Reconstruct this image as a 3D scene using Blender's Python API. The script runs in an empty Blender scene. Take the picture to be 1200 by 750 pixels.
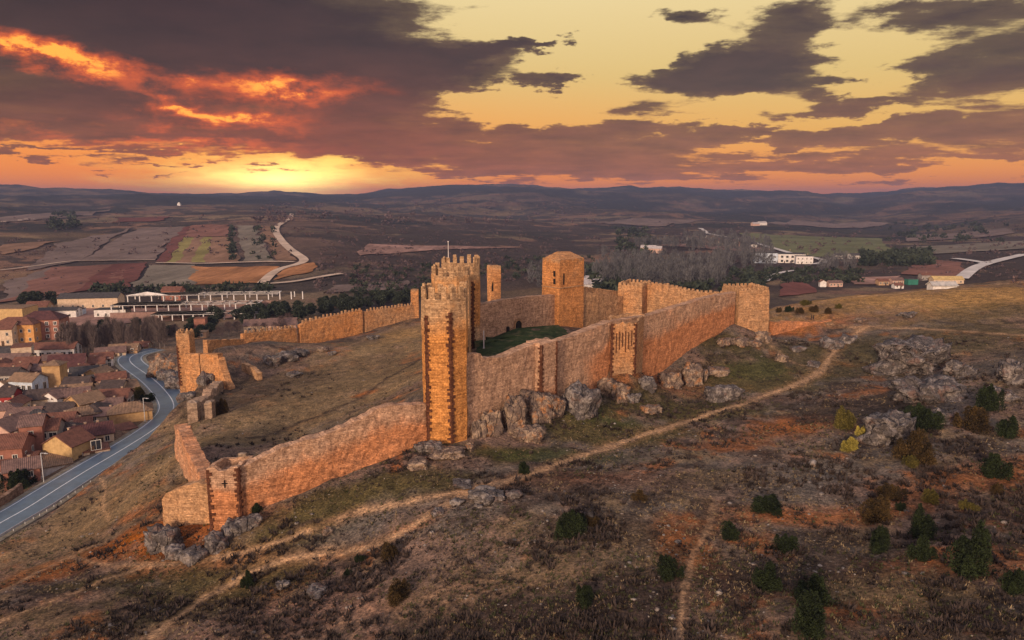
import bpy, bmesh, math, random
import numpy as np
from mathutils import Vector, Matrix
random.seed(7); RNG = np.random.default_rng(11)
scene = bpy.context.scene
COL = scene.collection
R = math.radians

# ------------------------------------------------------------------ camera
CAMZ = 100.0
F = 857.0                       # focal length in pixels of a 1200 px wide frame
PITCH = math.atan((375 - 232) / F)
cam_d = bpy.data.cameras.new('camera'); cam = bpy.data.objects.new('camera', cam_d); COL.objects.link(cam)
cam.location = (0, 0, CAMZ); cam.rotation_euler = (math.pi / 2 - PITCH, 0, 0)
cam_d.sensor_width = 36; cam_d.lens = F / 1200 * 36; cam_d.clip_start = 0.5; cam_d.clip_end = 30000
scene.camera = cam
scene.render.engine = 'CYCLES'
scene.view_settings.view_transform = 'Standard'; scene.view_settings.look = 'None'
scene.view_settings.gamma = 1; scene.view_settings.use_curve_mapping = False
scene.view_settings.exposure = 0.55
scene.cycles.max_bounces = 5; scene.cycles.diffuse_bounces = 2; scene.cycles.volume_bounces = 0
scene.cycles.use_denoising = True

CP, SP = math.cos(PITCH), math.sin(PITCH)
def ray(px, py):
    u = (px - 600) / F; v = (375 - py) / F
    return np.array([u, CP + v * SP, v * CP - SP])
def at(px, py, Y):
    d = ray(px, py); t = Y / d[1]
    return np.array([d[0] * t, Y, CAMZ + d[2] * t])
def atz(px, py, z):
    d = ray(px, py); t = (z - CAMZ) / d[2]
    return np.array([d[0] * t, d[1] * t, z])
def online(px, py, A, B):
    """where the sight line meets the upright plane through the plan points A and B"""
    d = ray(px, py); ex, ey = B[0] - A[0], B[1] - A[1]
    t = (A[0] * ey - A[1] * ex) / (d[0] * ey - d[1] * ex)
    return np.array([d[0] * t, d[1] * t, CAMZ + d[2] * t])

# ------------------------------------------------------------------ world
class NT:
    def __init__(s, tree): s.t = tree; s.n = tree.nodes; s.l = tree.links; s.n.clear()
    def node(s, typ, **kw):
        n = s.n.new(typ)
        for k, v in kw.items(): setattr(n, k, v)
        return n
    def put(s, sock, v):
        if v is None: return
        if isinstance(v, bpy.types.NodeSocket): s.l.new(v, sock)
        else:
            if isinstance(v, (tuple, list)) and len(v) == 3 and sock.type == 'RGBA': v = (*v, 1)
            sock.default_value = v
    def m(s, op, a, b=None, c=None, clamp=False):
        n = s.node('ShaderNodeMath', operation=op, use_clamp=clamp)
        s.put(n.inputs[0], a); s.put(n.inputs[1], b); s.put(n.inputs[2], c)
        return n.outputs[0]
    def vm(s, op, a, b=None):
        n = s.node('ShaderNodeVectorMath', operation=op); s.put(n.inputs[0], a)
        if b is not None: s.put(n.inputs[3] if op == 'SCALE' else n.inputs[1], b)
        return n.outputs[0]
    def mix(s, f, a, b, mode='MIX'):
        n = s.node('ShaderNodeMix', data_type='RGBA', blend_type=mode); n.clamp_factor = True
        s.put(n.inputs[0], f); s.put(n.inputs[6], a); s.put(n.inputs[7], b)
        return n.outputs[2]
    def noise(s, vec, scale, detail=4, rough=.55, out=0, dist=0.):
        n = s.node('ShaderNodeTexNoise'); s.put(n.inputs['Vector'], vec); n.inputs['Scale'].default_value = scale
        n.inputs['Detail'].default_value = detail; n.inputs['Roughness'].default_value = rough; n.inputs['Distortion'].default_value = dist
        return n.outputs[out]
    def vor(s, vec, scale, out='Distance', feature='F1', rnd=1.):
        n = s.node('ShaderNodeTexVoronoi', feature=feature); s.put(n.inputs['Vector'], vec); n.inputs['Scale'].default_value = scale
        n.inputs['Randomness'].default_value = rnd
        return n.outputs[out]
    def step(s, x, lo, hi, a=0., b=1.):
        n = s.node('ShaderNodeMapRange', interpolation_type='SMOOTHSTEP'); s.put(n.inputs[0], x)
        for i, v in enumerate((lo, hi, a, b)): s.put(n.inputs[i + 1], v)
        return n.outputs[0]
    def mapping(s, vec, scale=(1, 1, 1), rot=(0, 0, 0), loc=(0, 0, 0)):
        n = s.node('ShaderNodeMapping'); s.put(n.inputs[0], vec); n.inputs[1].default_value = loc
        n.inputs[2].default_value = rot; n.inputs[3].default_value = scale
        return n.outputs[0]
    def xyz(s, x, y, z):
        n = s.node('ShaderNodeCombineXYZ'); s.put(n.inputs[0], x); s.put(n.inputs[1], y); s.put(n.inputs[2], z); return n.outputs[0]
    def sep(s, v):
        n = s.node('ShaderNodeSeparateXYZ'); s.put(n.inputs[0], v); return n.outputs[0], n.outputs[1], n.outputs[2]
    def ramp(s, x, stops):
        n = s.node('ShaderNodeValToRGB'); s.put(n.inputs[0], x); e = n.color_ramp.elements
        while len(e) < len(stops): e.new(.5)
        for el, (p, c) in zip(e, stops): el.position = p; el.color = (*c, 1)
        return n.outputs[0]
    def attr(s, name, out='Color'):
        n = s.node('ShaderNodeAttribute', attribute_name=name); return n.outputs[out]

def srgb(r, g, b):
    f = lambda c: c / 12.92 if c <= .04045 else ((c + .055) / 1.055) ** 2.4
    return (f(r / 255), f(g / 255), f(b / 255))

FILL_AZ, FILL_EL = -158.0, 14.0          # degrees: added fill lamp behind the viewer's left shoulder; the sunset is ahead
BACK = 1.25                             # brightness of the unseen back sky, set to light the facing walls
world = bpy.data.worlds.new('World'); scene.world = world; world.use_nodes = True
w = NT(world.node_tree)
D = w.vm('NORMALIZE', w.node('ShaderNodeTexCoord').outputs['Generated'])
dx, dy, dz = w.sep(D)
az0 = w.m('MULTIPLY', w.m('ARCTAN2', dx, dy), 180 / math.pi)
el0 = w.m('MULTIPLY', w.m('ARCSINE', dz), 180 / math.pi)
zc = w.m('ADD', w.m('MAXIMUM', dz, 0.), .10)
plane = w.xyz(w.m('DIVIDE', dx, zc), w.m('DIVIDE', dy, zc), 0.)
# ragged cloud edges: the placed banks are looked up through a noise-shifted direction
wob = w.noise(plane, 1.1, 6, .62, out=1); wx, wy, _ = w.sep(wob)
wob2 = w.noise(w.mapping(D, (1, 1, 2.6)), 22, 6, .62, out=1); vx, vy, _ = w.sep(wob2)
az = w.m('ADD', w.m('ADD', az0, w.m('MULTIPLY', w.m('SUBTRACT', wx, .5), 11.)), w.m('MULTIPLY', w.m('SUBTRACT', vx, .5), 6.))
el = w.m('ADD', w.m('ADD', el0, w.m('MULTIPLY', w.m('SUBTRACT', wy, .5), 4.2)), w.m('MULTIPLY', w.m('SUBTRACT', vy, .5), 2.6))
DIRV = w.xyz(az, el, 0.); DIR0 = w.xyz(az0, el0, 0.)
def blob(v_, px, py, rx, ry, tilt=0.):
    d = ray(px, py); A = math.degrees(math.atan2(d[0], d[1])); E = math.degrees(math.atan2(d[2], math.hypot(d[0], d[1])))
    k = 180 / math.pi / F * 2.3; t = math.atan(tilt)
    n = w.node('ShaderNodeMapping', vector_type='TEXTURE'); w.l.new(v_, n.inputs[0])
    n.inputs[1].default_value = (A, E, 0); n.inputs[2].default_value = (0, 0, t); n.inputs[3].default_value = (rx * k, ry * k, 1)
    g = w.node('ShaderNodeTexGradient', gradient_type='QUADRATIC_SPHERE'); w.l.new(n.outputs[0], g.inputs[0])
    return g.outputs['Fac']
def total(lst, v_):
    acc = 0.
    for b in lst: acc = w.m('MULTIPLY_ADD', blob(v_, *b[:4], *b[5:6]), b[4], acc)
    return acc
EL = w.m('DIVIDE', el0, 16., clamp=True)
clear = w.ramp(EL, [(0., srgb(224, 112, 40)), (.12, srgb(230, 142, 58)), (.3, srgb(214, 164, 84)), (.55, srgb(206, 178, 116)), (1., srgb(216, 200, 158))])
glow1 = blob(DIR0, 300, 215, 380, 70); glow2 = blob(DIRV, 340, 206, 110, 15); glow3 = blob(DIR0, 325, 212, 60, 14)
clear = w.mix(glow1, clear, srgb(250, 132, 14))
clear = w.mix(w.m('MULTIPLY', glow2, 1.5, clamp=True), clear, (1.1, .70, .14))
CLOUDS = [(580, 66, 50, 8, .8, .12), (860, 190, 150, 8, .5), (1130, 20, 60, 14, .5), (1070, 5, 30, 8, .6), (760, 165, 120, 9, .5), (200, 15, 340, 62, 1.25), (260, 70, 260, 40, .6), (30, 150, 130, 22, .5), (1160, 195, 120, 9, .5), (880, 205, 120, 8, .4), (450, 75, 120, 70, .75), (60, 120, 210, 38, .55), (330, 150, 260, 42, .72), (560, 180, 220, 30, .75),
          (520, 75, 95, 12, .55, .12), (640, 52, 50, 8, 1.2, .12), (650, 94, 48, 8, 1.3, .10), (915, 62, 70, 36, 1.05, .25), (960, 8, 70, 22, .8),
          (805, 90, 60, 18, 1.35), (860, 84, 40, 16, .7), (735, 128, 65, 14, .8), (795, 20, 58, 10, 1.2), (1150, 85, 105, 42, 1.25, .1), (1120, 155, 190, 22, .62),
          (900, 155, 220, 13, .55), (700, 196, 170, 16, .8), (1010, 190, 160, 9, .5), (1010, 118, 40, 6, .8), (985, 95, 30, 5, .6), (1050, 140, 60, 5, .5), (955, 128, 40, 4, .5), (40, 207, 160, 4, .9), (170, 199, 90, 4, 1.1), (60, 180, 120, 4, .8), (230, 212, 50, 3, .7), (420, 205, 70, 3, .6), (110, 192, 60, 3, .6)]
CLEARS = [(620, 25, 120, 36, -1.0), (860, 15, 45, 22, -.6), (1035, 70, 32, 45, -.6), (705, 75, 50, 30, -.6), (600, 125, 90, 14, -.5), (870, 118, 60, 8, -.4), (570, 122, 75, 17, -.8), (690, 70, 55, 45, -.4), (1000, 55, 35, 35, -.4), (120, 212, 330, 15, -.85), (30, 190, 120, 10, -.5), (520, 212, 120, 6, -.2), (340, 208, 130, 14, -.8),
          (820, 190, 120, 7, -.4), (1010, 138, 60, 9, -.35), (860, 143, 150, 5, -.5), (930, 172, 130, 6, -.5), (1060, 205, 160, 8, -.35), (1090, 125, 70, 7, -.4), (620, 140, 60, 7, -.4), (80, 170, 90, 8, -.3)]
bias = w.m('ADD', total(CLOUDS, DIRV), total(CLEARS, DIRV))
n1 = w.noise(plane, .9, 9, .60, dist=.3)
n2 = w.noise(w.mapping(plane, (.55, 1, 1), loc=(3, 7, 0)), 2.4, 8, .62)
n3 = w.noise(w.mapping(D, (1, 1, 5.5), loc=(1, 2, 3)), 9., 7, .62)
dens = w.m('ADD', w.m('ADD', w.m('MULTIPLY', n1, .95), w.m('MULTIPLY', n2, .80)), w.m('ADD', w.m('MULTIPLY', bias, .60), w.m('MULTIPLY', w.m('SUBTRACT', n3, .5), .55)))
cov = w.step(dens, 1.03, 1.23)
thick = w.step(dens, 1.06, 1.55)
front = w.step(dy, -.1, .35)
ccol = w.ramp(EL, [(0., srgb(170, 100, 70)), (.25, srgb(134, 90, 74)), (.5, srgb(80, 60, 57)), (1., srgb(62, 50, 52))])
red = blob(DIR0, 340, 195, 230, 75)
ccol = w.mix(w.m('MULTIPLY', red, .9), ccol, srgb(156, 66, 44))
lft = blob(DIR0, 200, 0, 360, 150)
ccol = w.mix(w.m('MULTIPLY', lft, .85), ccol, srgb(56, 33, 37))
ccol = w.mix(1., ccol, w.ramp(w.noise(plane, 2.2, 7, .6), [(.25, (.7, .7, .72)), (.75, (1.42, 1.36, 1.3))]), 'MULTIPLY')
ccol = w.mix(w.m('MULTIPLY', w.m('SUBTRACT', 1., thick), .25), ccol, w.mix(.5, ccol, clear))
ccol = w.mix(1., ccol, (.72, .60, .43), 'MULTIPLY')
clear = w.mix(1., clear, (.88, .83, .70), 'MULTIPLY')
sky = w.mix(cov, clear, ccol)
FIRE = [(95, 70, 62, 12, 1.15, -.22), (25, 52, 45, 11, .9, -.2), (320, 101, 62, 11, 1.1), (222, 91, 14, 6, .5, -.1), (255, 137, 62, 9, 1.15, .05), (205, 128, 28, 8, .8, -.4), (245, 174, 75, 6, .7), (360, 150, 30, 5, .3), (110, 165, 90, 4, .3)]
fire = w.m('MULTIPLY', total(FIRE, DIRV), w.step(w.noise(w.mapping(D, (1, 1, 1.8)), 26, 7, .65), .30, .62))
sky = w.mix(w.m('MULTIPLY', fire, 1.25, clamp=True), sky, w.mix(w.step(fire, .35, 1.), srgb(228, 92, 28), srgb(252, 160, 52)))
sky = w.mix(w.m('MULTIPLY', glow3, w.m('SUBTRACT', 1., w.m('MULTIPLY', cov, .75))), sky, (2.0, 1.25, .42), 'ADD')
# unseen sky behind and overhead: low band brightened to light the facing walls
overhead = w.step(el0, 18., 34.)
back = w.mix(w.step(el0, 0., 50.), (1.0, .70, .52), (.30, .30, .38))
back = w.mix(1., back, (BACK, BACK, BACK), 'MULTIPLY')
rest = w.mix(front, back, (.30, .295, .34))
ahead = w.m('MULTIPLY', front, w.m('SUBTRACT', 1., overhead))
below = w.step(el0, -4., -.5)
nishita = w.node('ShaderNodeTexSky', sky_type='NISHITA'); nishita.sun_disc = False
nishita.sun_elevation = R(FILL_EL); nishita.sun_rotation = R(FILL_AZ)
def backdrop(c, k=1.):
    n = w.node('ShaderNodeBackground'); w.put(n.inputs[0], c); n.inputs[1].default_value = k; return n.outputs[0]
def either(f, a, b):
    n = w.node('ShaderNodeMixShader'); w.put(n.inputs[0], f); w.l.new(a, n.inputs[1]); w.l.new(b, n.inputs[2]); return n.outputs[0]
full = either(below, backdrop((.10, .075, .06)), either(ahead, backdrop(rest), backdrop(sky)))
add = w.node('ShaderNodeAddShader'); w.l.new(full, add.inputs[0]); w.l.new(backdrop(nishita.outputs[0], .004), add.inputs[1])
w.l.new(add.outputs[0], w.node('ShaderNodeOutputWorld').inputs[0])

fill_sun_d = bpy.data.lights.new('fill_sun', 'SUN'); fill_sun_d.energy = 3.1; fill_sun_d.angle = R(9); fill_sun_d.color = (1.0, .72, .48)  # added lamp: warms the walls that face the viewer
fill_sun = bpy.data.objects.new('fill_sun', fill_sun_d); COL.objects.link(fill_sun)
sdir = Vector((math.sin(R(FILL_AZ)) * math.cos(R(FILL_EL)), math.cos(R(FILL_AZ)) * math.cos(R(FILL_EL)), math.sin(R(FILL_EL))))
fill_sun.rotation_euler = sdir.to_track_quat('Z', 'Y').to_euler(); fill_sun.location = (-60, -60, 200)

# ------------------------------------------------------------------ numpy noise and the lie of the land
_h = np.random.default_rng(5).random((256, 256))
def vnoise(x, y):
    xi = np.floor(x).astype(int); yi = np.floor(y).astype(int); fx = x - xi; fy = y - yi
    fx = fx * fx * (3 - 2 * fx); fy = fy * fy * (3 - 2 * fy)
    a = _h[xi & 255, yi & 255]; b = _h[(xi + 1) & 255, yi & 255]; c = _h[xi & 255, (yi + 1) & 255]; d = _h[(xi + 1) & 255, (yi + 1) & 255]
    return (a * (1 - fx) + b * fx) * (1 - fy) + (c * (1 - fx) + d * fx) * fy
def fbm(x, y, oct=5, gain=.5):
    s = 0.; a = 1.; t = 0.
    for i in range(oct):
        s = s + a * vnoise(x + 17.3 * i, y - 9.1 * i); t += a; a *= gain; x = x * 2.03; y = y * 2.03
    return s / t
def sstep(lo, hi, x):
    t = np.clip((x - lo) / (hi - lo), 0, 1); return t * t * (3 - 2 * t)

FA, FB = (-9.0, 115.5), (61.5, 198.0)        # plan line of the citadel's front wall
GA, GB = (-38.5, 99.5), (-13.5, 114.0)       # plan line of the outer wall running down to the corner tower
near = [(0,750,75),(150,750,73),(300,750,70),(450,750,66),(600,750,62),(750,750,59),(900,750,56),(1050,750,54),(1200,750,52),
 (0,700,88),(0,640,113),(100,650,103),(60,690,91),(200,700,84),(300,680,86),(400,650,88),(520,640,83),(600,600,88),(600,660,77),(750,600,86),
 (900,650,74),(900,550,100),(1050,600,84),(1200,650,68),(1200,550,90),(1050,500,115),(1200,470,120),(750,510,124),(850,478,140),(960,435,163),
 (985,400,186),(1085,440,150),(1200,430,135),(1200,385,185),(1100,385,190),(1200,328,262),(1100,336,255),(1000,346,245),(940,355,236),(905,365,228),
 (945,398,195),(880,392,199),(862,379,197),(520,518,113),(500,560,101),(450,560,103),(267,612,99),(195,618,101),(180,645,96),(150,560,131),
 (100,600,124),(208,540,125),(60,640,112),(200,505,160),(222,498,150),(400,450,180),(320,500,145),(450,400,235),(300,430,205),(480,420,200),
 (330,515,137),(250,520,130),(430,470,150),(480,440,165),(283,404,233),(346,405,250),(365,403,253),(425,390,266),(485,372,284),
 (212,440,196),(250,440,193),(240,416,212),(265,456,185),(228,470,172),(580,400,168),(630,385,183),(600,389,182),(660,380,196),(740,368,222),(700,520,118),(800,470,148)]
ctl = [at(*p) for p in near]
for px, py in [(800,412),(757,440),(700,450),(650,463),(600,482),(560,502)]: ctl.append(online(px, py, FA, FB) - np.array([-.6, .6, 0]))
for px, py in [(290,597),(330,583),(400,555),(440,540),(480,525)]: ctl.append(online(px, py, GA, GB))
ctl += [np.array(p, float) for p in [(-94,126,40),(-97,160,40),(-97,200,40),(-100,217,40),(-115,240,40),(-143,279,40),(-94,100,40),(-94,60,39),(-92,20,39),
 (-101,126,38.4),(-103,160,38),(-106,200,37.6),(-110,217,37.5),(-130,245,37.6),(-155,285,37.6),
 (-120,150,37),(-130,200,37),(-150,250,37),(-180,300,37),(-240,300,37),(-200,200,37),(-110,175,37.6),(-160,150,37),(-120,110,37),(-200,250,37),(-170,230,37),
 (-70,330,41),(-30,345,41),(-110,300,41),(20,335,43),(60,340,41),(120,350,43),(170,360,45),(45,255,57),(10,240,57),(-25,215,58),(-16,175,62),(70,245,60),(95,265,60),
 (-4,150,66.5),(14,160,66.8),(30,185,64.5),(45,200,62.5),(-4,128,66),(20,150,66.2),(40,178,64.5),(20,200,64.5),(30,196,63),
 (0,0,48),(-60,0,42),(60,0,58),(-130,40,38),(-160,90,37),(120,60,70),(150,150,72),(210,260,69),(100,0,66),(0,-160,40),(260,200,68),(-260,120,37),
 (-300,420,37),(-200,420,37),(-100,420,37),(0,430,37),(100,430,37),(200,440,38),(300,440,42),(-300,300,37),(330,330,52),(-60,560,37),(150,560,37),(-300,560,37),(300,560,37)]]
ctl = np.array(ctl)
def fit(P, z, c):
    n = len(P); A = np.zeros((n + 1, n + 1)); d = np.hypot(P[:, None, 0] - P[None, :, 0], P[:, None, 1] - P[None, :, 1])
    A[:n, :n] = np.sqrt(d * d + c * c); A[:n, n] = 1; A[n, :n] = 1
    A[np.arange(n), np.arange(n)] -= .25 * c / 5
    return np.linalg.solve(A, np.append(z, 0))
def ev(P, wgt, c, x, y):
    out = np.full(x.shape, wgt[-1]); 
    for (a, b), k in zip(P, wgt[:-1]): out += k * np.sqrt((x - a) ** 2 + (y - b) ** 2 + c * c)
    return out
NP_, NW = ctl[:, :2], fit(ctl[:, :2], ctl[:, 2], 5.)
far = [(250,310,700),(100,310,700),(0,330,570),(250,265,1100),(100,265,1150),(0,270,1000),(350,265,1050),(400,300,720),(450,290,850),(450,262,1400),
 (250,246,1900),(50,246,1900),(400,250,1900),(550,290,900),(550,265,1500),(620,330,550),(650,300,850),(700,270,1500),(600,250,2500),(800,300,840),(800,275,1250),
 (950,300,840),(950,285,1080),(900,262,1900),(1100,290,980),(1100,268,1700),(1150,310,650),(1200,290,920),(1200,262,1500),(1000,247,3000),(800,246,3000),(1200,245,2600),(620,312,700),(700,318,680),(480,318,640)]
fctl = [at(*p) for p in far]
for px, py, Y in [(0,223,4200),(100,227,4200),(170,228,4200),(230,230,4200),(340,228,4500),(400,232,4600),(440,225,5200),(500,222,5600),(560,220,6000),(640,222,6000),(700,221,6000),(800,224,6000),(930,229,6000),(1050,228,6000),(1110,225,6000),(1160,220,6000),(1200,219,6000)]:
    fctl.append(at(px, py, Y))
fctl = np.array(fctl); FPp = np.stack([np.arctan2(fctl[:, 0], fctl[:, 1]) * 3, np.log(np.hypot(fctl[:, 0], fctl[:, 1]))], 1); Fz = fctl[:, 2]
ex = [(a * 3, math.log(r), z) for a in np.radians(range(-80, 81, 10)) for r, z in ((330, 37), (430, 37), (520, 36.5))]
ex += [(a * 3, math.log(9000), 40) for a in np.radians(range(-80, 81, 10))]
ex += [(math.radians(a) * 3, math.log(r), z) for a in (-60, -80, 60, 80) for r, z in ((900, 42), (2000, 70), (5000, 130))]
ex = np.array(ex); FPp = np.vstack([FPp, ex[:, :2]]); Fz = np.append(Fz, ex[:, 2]); FW = fit(FPp, Fz, .12)

ROAD = [tuple(atz(px, py, 40.)[:2]) for px, py in [(0,613),(30,597),(64,575),(104,550),(130,535),(155,520),(180,504),(196,491),(204,480),(203,470),(194,458),(182,446),(168,436),(156,428),(151,422),(154,417),(166,413),(184,409)]]
_dx, _dy = ROAD[0][0] - ROAD[2][0], ROAD[0][1] - ROAD[2][1]; _l = math.hypot(_dx, _dy)
ROAD = [(ROAD[0][0] + _dx / _l * d, ROAD[0][1] + _dy / _l * d) for d in (140, 90, 45, 18)] + ROAD
for _ in range(2):      # corner cutting: a smooth centre line
    ROAD = [ROAD[0]] + [q for a, b in zip(ROAD[:-1], ROAD[1:]) for q in ((a[0] * .75 + b[0] * .25, a[1] * .75 + b[1] * .25), (a[0] * .25 + b[0] * .75, a[1] * .25 + b[1] * .75))] + [ROAD[-1]]
def seg_dist(x, y, pl):
    d = np.full(x.shape, 1e9)
    for (a, b), (c, e) in zip(pl[:-1], pl[1:]):
        L = (c - a) ** 2 + (e - b) ** 2 + 1e-9; t = np.clip(((x - a) * (c - a) + (y - b) * (e - b)) / L, 0, 1)
        d = np.minimum(d, np.hypot(x - a - t * (c - a), y - b - t * (e - b)))
    return d
def H(x, y):
    x = np.atleast_1d(np.asarray(x, float)); y = np.atleast_1d(np.asarray(y, float))
    r = np.hypot(x, y); out = np.zeros(x.shape); wf = sstep(340, 500, r)
    i = wf < 1
    if i.any():
        n = ev(NP_, NW, 5., x[i], y[i]); X, Y = x[i], y[i]
        amp = np.where(X < -97, .15, 1.) * sstep(0, 14, np.abs(X + 97)); n = n + amp * ((fbm(X / 14, Y / 14, 4) - .5) * 1.3 + (fbm(X / 3.1 + 40, Y / 3.1, 3) - .5) * .55)
        k = X < -70
        if k.any():
            d = seg_dist(X[k], Y[k], ROAD); m_ = sstep(5.5, 12, d); n[k] = n[k] * m_ + 39.9 * (1 - m_)
        out[i] += n * (1 - wf[i])
    i = wf > 0
    if i.any():
        X, Y, q = x[i], y[i], r[i]; a = np.where(Y < -400, 0, np.arctan2(X, Y))
        f = ev(FPp, FW, .12, a * 3, np.log(q))
        hill = sstep(600, 1500, q)
        f = f + hill * (fbm(X / 420 + 5, Y / 420, 6) - .5) * 85 * sstep(500, 4000, q) + (fbm(X / 130, Y / 130, 5) - .5) * (2 + 12 * hill * (q < 1e9)) * sstep(450, 700, q) * np.where((X > 120) & (q < 1400), .25, 1)
        out[i] += f * wf[i]
    return out
_T = np.concatenate([np.geomspace(25, 500, 1500), np.geomspace(502, 9000, 900)])
def G(px, py, lift=0.):
    """first ground point on a sight line of the photograph"""
    d = ray(px, py); X, Y, Z = d[0] * _T, d[1] * _T, CAMZ + d[2] * _T
    dif = Z - H(X, Y); k = np.argmax(dif < 0)
    if dif[k] >= 0: k = len(_T) - 1
    f = dif[k - 1] / (dif[k - 1] - dif[k]) if k > 0 else 0; t = _T[k - 1] + f * (_T[k] - _T[k - 1])
    return np.array([d[0] * t, d[1] * t, CAMZ + d[2] * t + lift])
def hz(x, y): return float(H(x, y)[0])

# ------------------------------------------------------------------ mesh helpers and materials
class MB:
    def __init__(s): s.v = []; s.f = []; s.uv = []; s.z = []; s.mi = []
    def face(s, pts, uvs=None, zone=0., mi=0):
        k = len(s.v); s.v += [tuple(p) for p in pts]; s.f.append(tuple(range(k, k + len(pts)))); s.mi.append(mi)
        s.uv += list(uvs) if uvs is not None else [(0, 0)] * len(pts)
        s.z += list(zone) if isinstance(zone, (list, tuple)) else [zone] * len(pts)
    def box(s, x0, x1, y0, y1, z0, z1, mi=0, zone=0.):
        p = [(x0,y0,z0),(x1,y0,z0),(x1,y1,z0),(x0,y1,z0),(x0,y0,z1),(x1,y0,z1),(x1,y1,z1),(x0,y1,z1)]
        for q in ((0,1,5,4),(1,2,6,5),(2,3,7,6),(3,0,4,7),(4,5,6,7),(3,2,1,0)):
            P = [p[i] for i in q]
            ax = 0 if abs(P[0][0] - P[1][0]) + abs(P[1][0] - P[2][0]) > 1e-6 else 1
            uvs = [(a[ax], a[2]) if abs(P[0][2] - P[2][2]) > 1e-6 else (a[0], a[1]) for a in P]
            s.face(P, uvs, zone, mi)
    def obox(s, c, dirx, L, W, z0, z1, mi=0, zone=0.):
        """box of length L along the plan direction dirx, width W, centred on c"""
        k = len(s.v); s.box(-L / 2, L / 2, -W / 2, W / 2, z0, z1, mi, zone); a = math.atan2(dirx[1], dirx[0]); ca, sa = math.cos(a), math.sin(a)
        for i in range(k, len(s.v)): x, y, z = s.v[i]; s.v[i] = (c[0] + x * ca - y * sa, c[1] + x * sa + y * ca, z)
    def build(s, name, mats, parent=None, smooth=False, weld=False, link=True):
        me = bpy.data.meshes.new(name); me.from_pydata(s.v, [], s.f)
        for m_ in (mats if isinstance(mats, (list, tuple)) else [mats]): me.materials.append(m_)
        u = me.uv_layers.new(name='UVMap'); u.data.foreach_set('uv', np.array(s.uv, 'f').ravel())
        a = me.attributes.new('zone', 'FLOAT', 'POINT'); a.data.foreach_set('value', np.array(s.z, 'f'))
        me.polygons.foreach_set('material_index', np.array(s.mi, 'i'))
        if weld:
            bm = bmesh.new(); bm.from_mesh(me); bmesh.ops.remove_doubles(bm, verts=bm.verts, dist=1e-4); bmesh.ops.recalc_face_normals(bm, faces=bm.faces); bm.to_mesh(me); bm.free()
        if smooth: me.polygons.foreach_set('use_smooth', np.ones(len(me.polygons), bool))
        me.update()
        o = bpy.data.objects.new(name, me)
        if link: COL.objects.link(o)
        if parent is not None: o.parent = parent
        return o
def fast_mesh(name, V, Fq, mat, attrs=None, smooth=False, k=None):
    """vertices (n,3) and faces (m,k) in numpy to one mesh"""
    me = bpy.data.meshes.new(name); V = np.ascontiguousarray(V, 'f'); Fq = np.ascontiguousarray(Fq, 'i'); k = Fq.shape[1]
    me.vertices.add(len(V)); me.vertices.foreach_set('co', V.ravel())
    me.loops.add(Fq.size); me.loops.foreach_set('vertex_index', Fq.ravel())
    me.polygons.add(len(Fq)); me.polygons.foreach_set('loop_start', np.arange(0, Fq.size, k, dtype='i')); me.polygons.foreach_set('loop_total', np.full(len(Fq), k, 'i'))
    for n_, arr in (attrs or {}).items():
        if arr.ndim == 2: a = me.attributes.new(n_, 'FLOAT_COLOR', 'POINT'); a.data.foreach_set('color', np.ascontiguousarray(np.c_[arr, np.ones(len(arr))], 'f').ravel())
        else: a = me.attributes.new(n_, 'FLOAT', 'POINT'); a.data.foreach_set('value', np.ascontiguousarray(arr, 'f'))
    if smooth: me.polygons.foreach_set('use_smooth', np.ones(len(Fq), bool))
    me.materials.append(mat); me.update(); me.validate()
    return me
def link(name, me, parent=None, loc=(0, 0, 0), rz=0., sc=None):
    o = bpy.data.objects.new(name, me); COL.objects.link(o); o.location = loc; o.rotation_euler = (0, 0, rz)
    if sc is not None: o.scale = sc if isinstance(sc, (tuple, list)) else (sc,) * 3
    if parent is not None: o.parent = parent
    return o
def tag(o, label=None, cat=None, group=None, kind=None):
    if label: o['label'] = label
    if cat: o['category'] = cat
    if group: o['group'] = group
    if kind: o['kind'] = kind
    return o
def empty(name, loc, rz=0., label=None, cat=None, group=None):
    o = bpy.data.objects.new(name, None); COL.objects.link(o); o.location = tuple(loc); o.rotation_euler = (0, 0, rz); o.empty_display_size = .5
    return tag(o, label, cat, group, 'thing' if label else None)
def material(name, rough=.9, spec=.2):
    m_ = bpy.data.materials.new(name); m_.use_nodes = True; t = NT(m_.node_tree)
    b = t.node('ShaderNodeBsdfPrincipled'); b.inputs['Roughness'].default_value = rough; b.inputs['Specular IOR Level'].default_value = spec
    t.l.new(b.outputs[0], t.node('ShaderNodeOutputMaterial').inputs[0]); return m_, t, b
def bump(t, b, h, strength=.6, dist=.2):
    n = t.node('ShaderNodeBump'); n.inputs['Strength'].default_value = strength; n.inputs['Distance'].default_value = dist
    t.put(n.inputs['Height'], h); t.l.new(n.outputs[0], b.inputs['Normal'])

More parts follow.
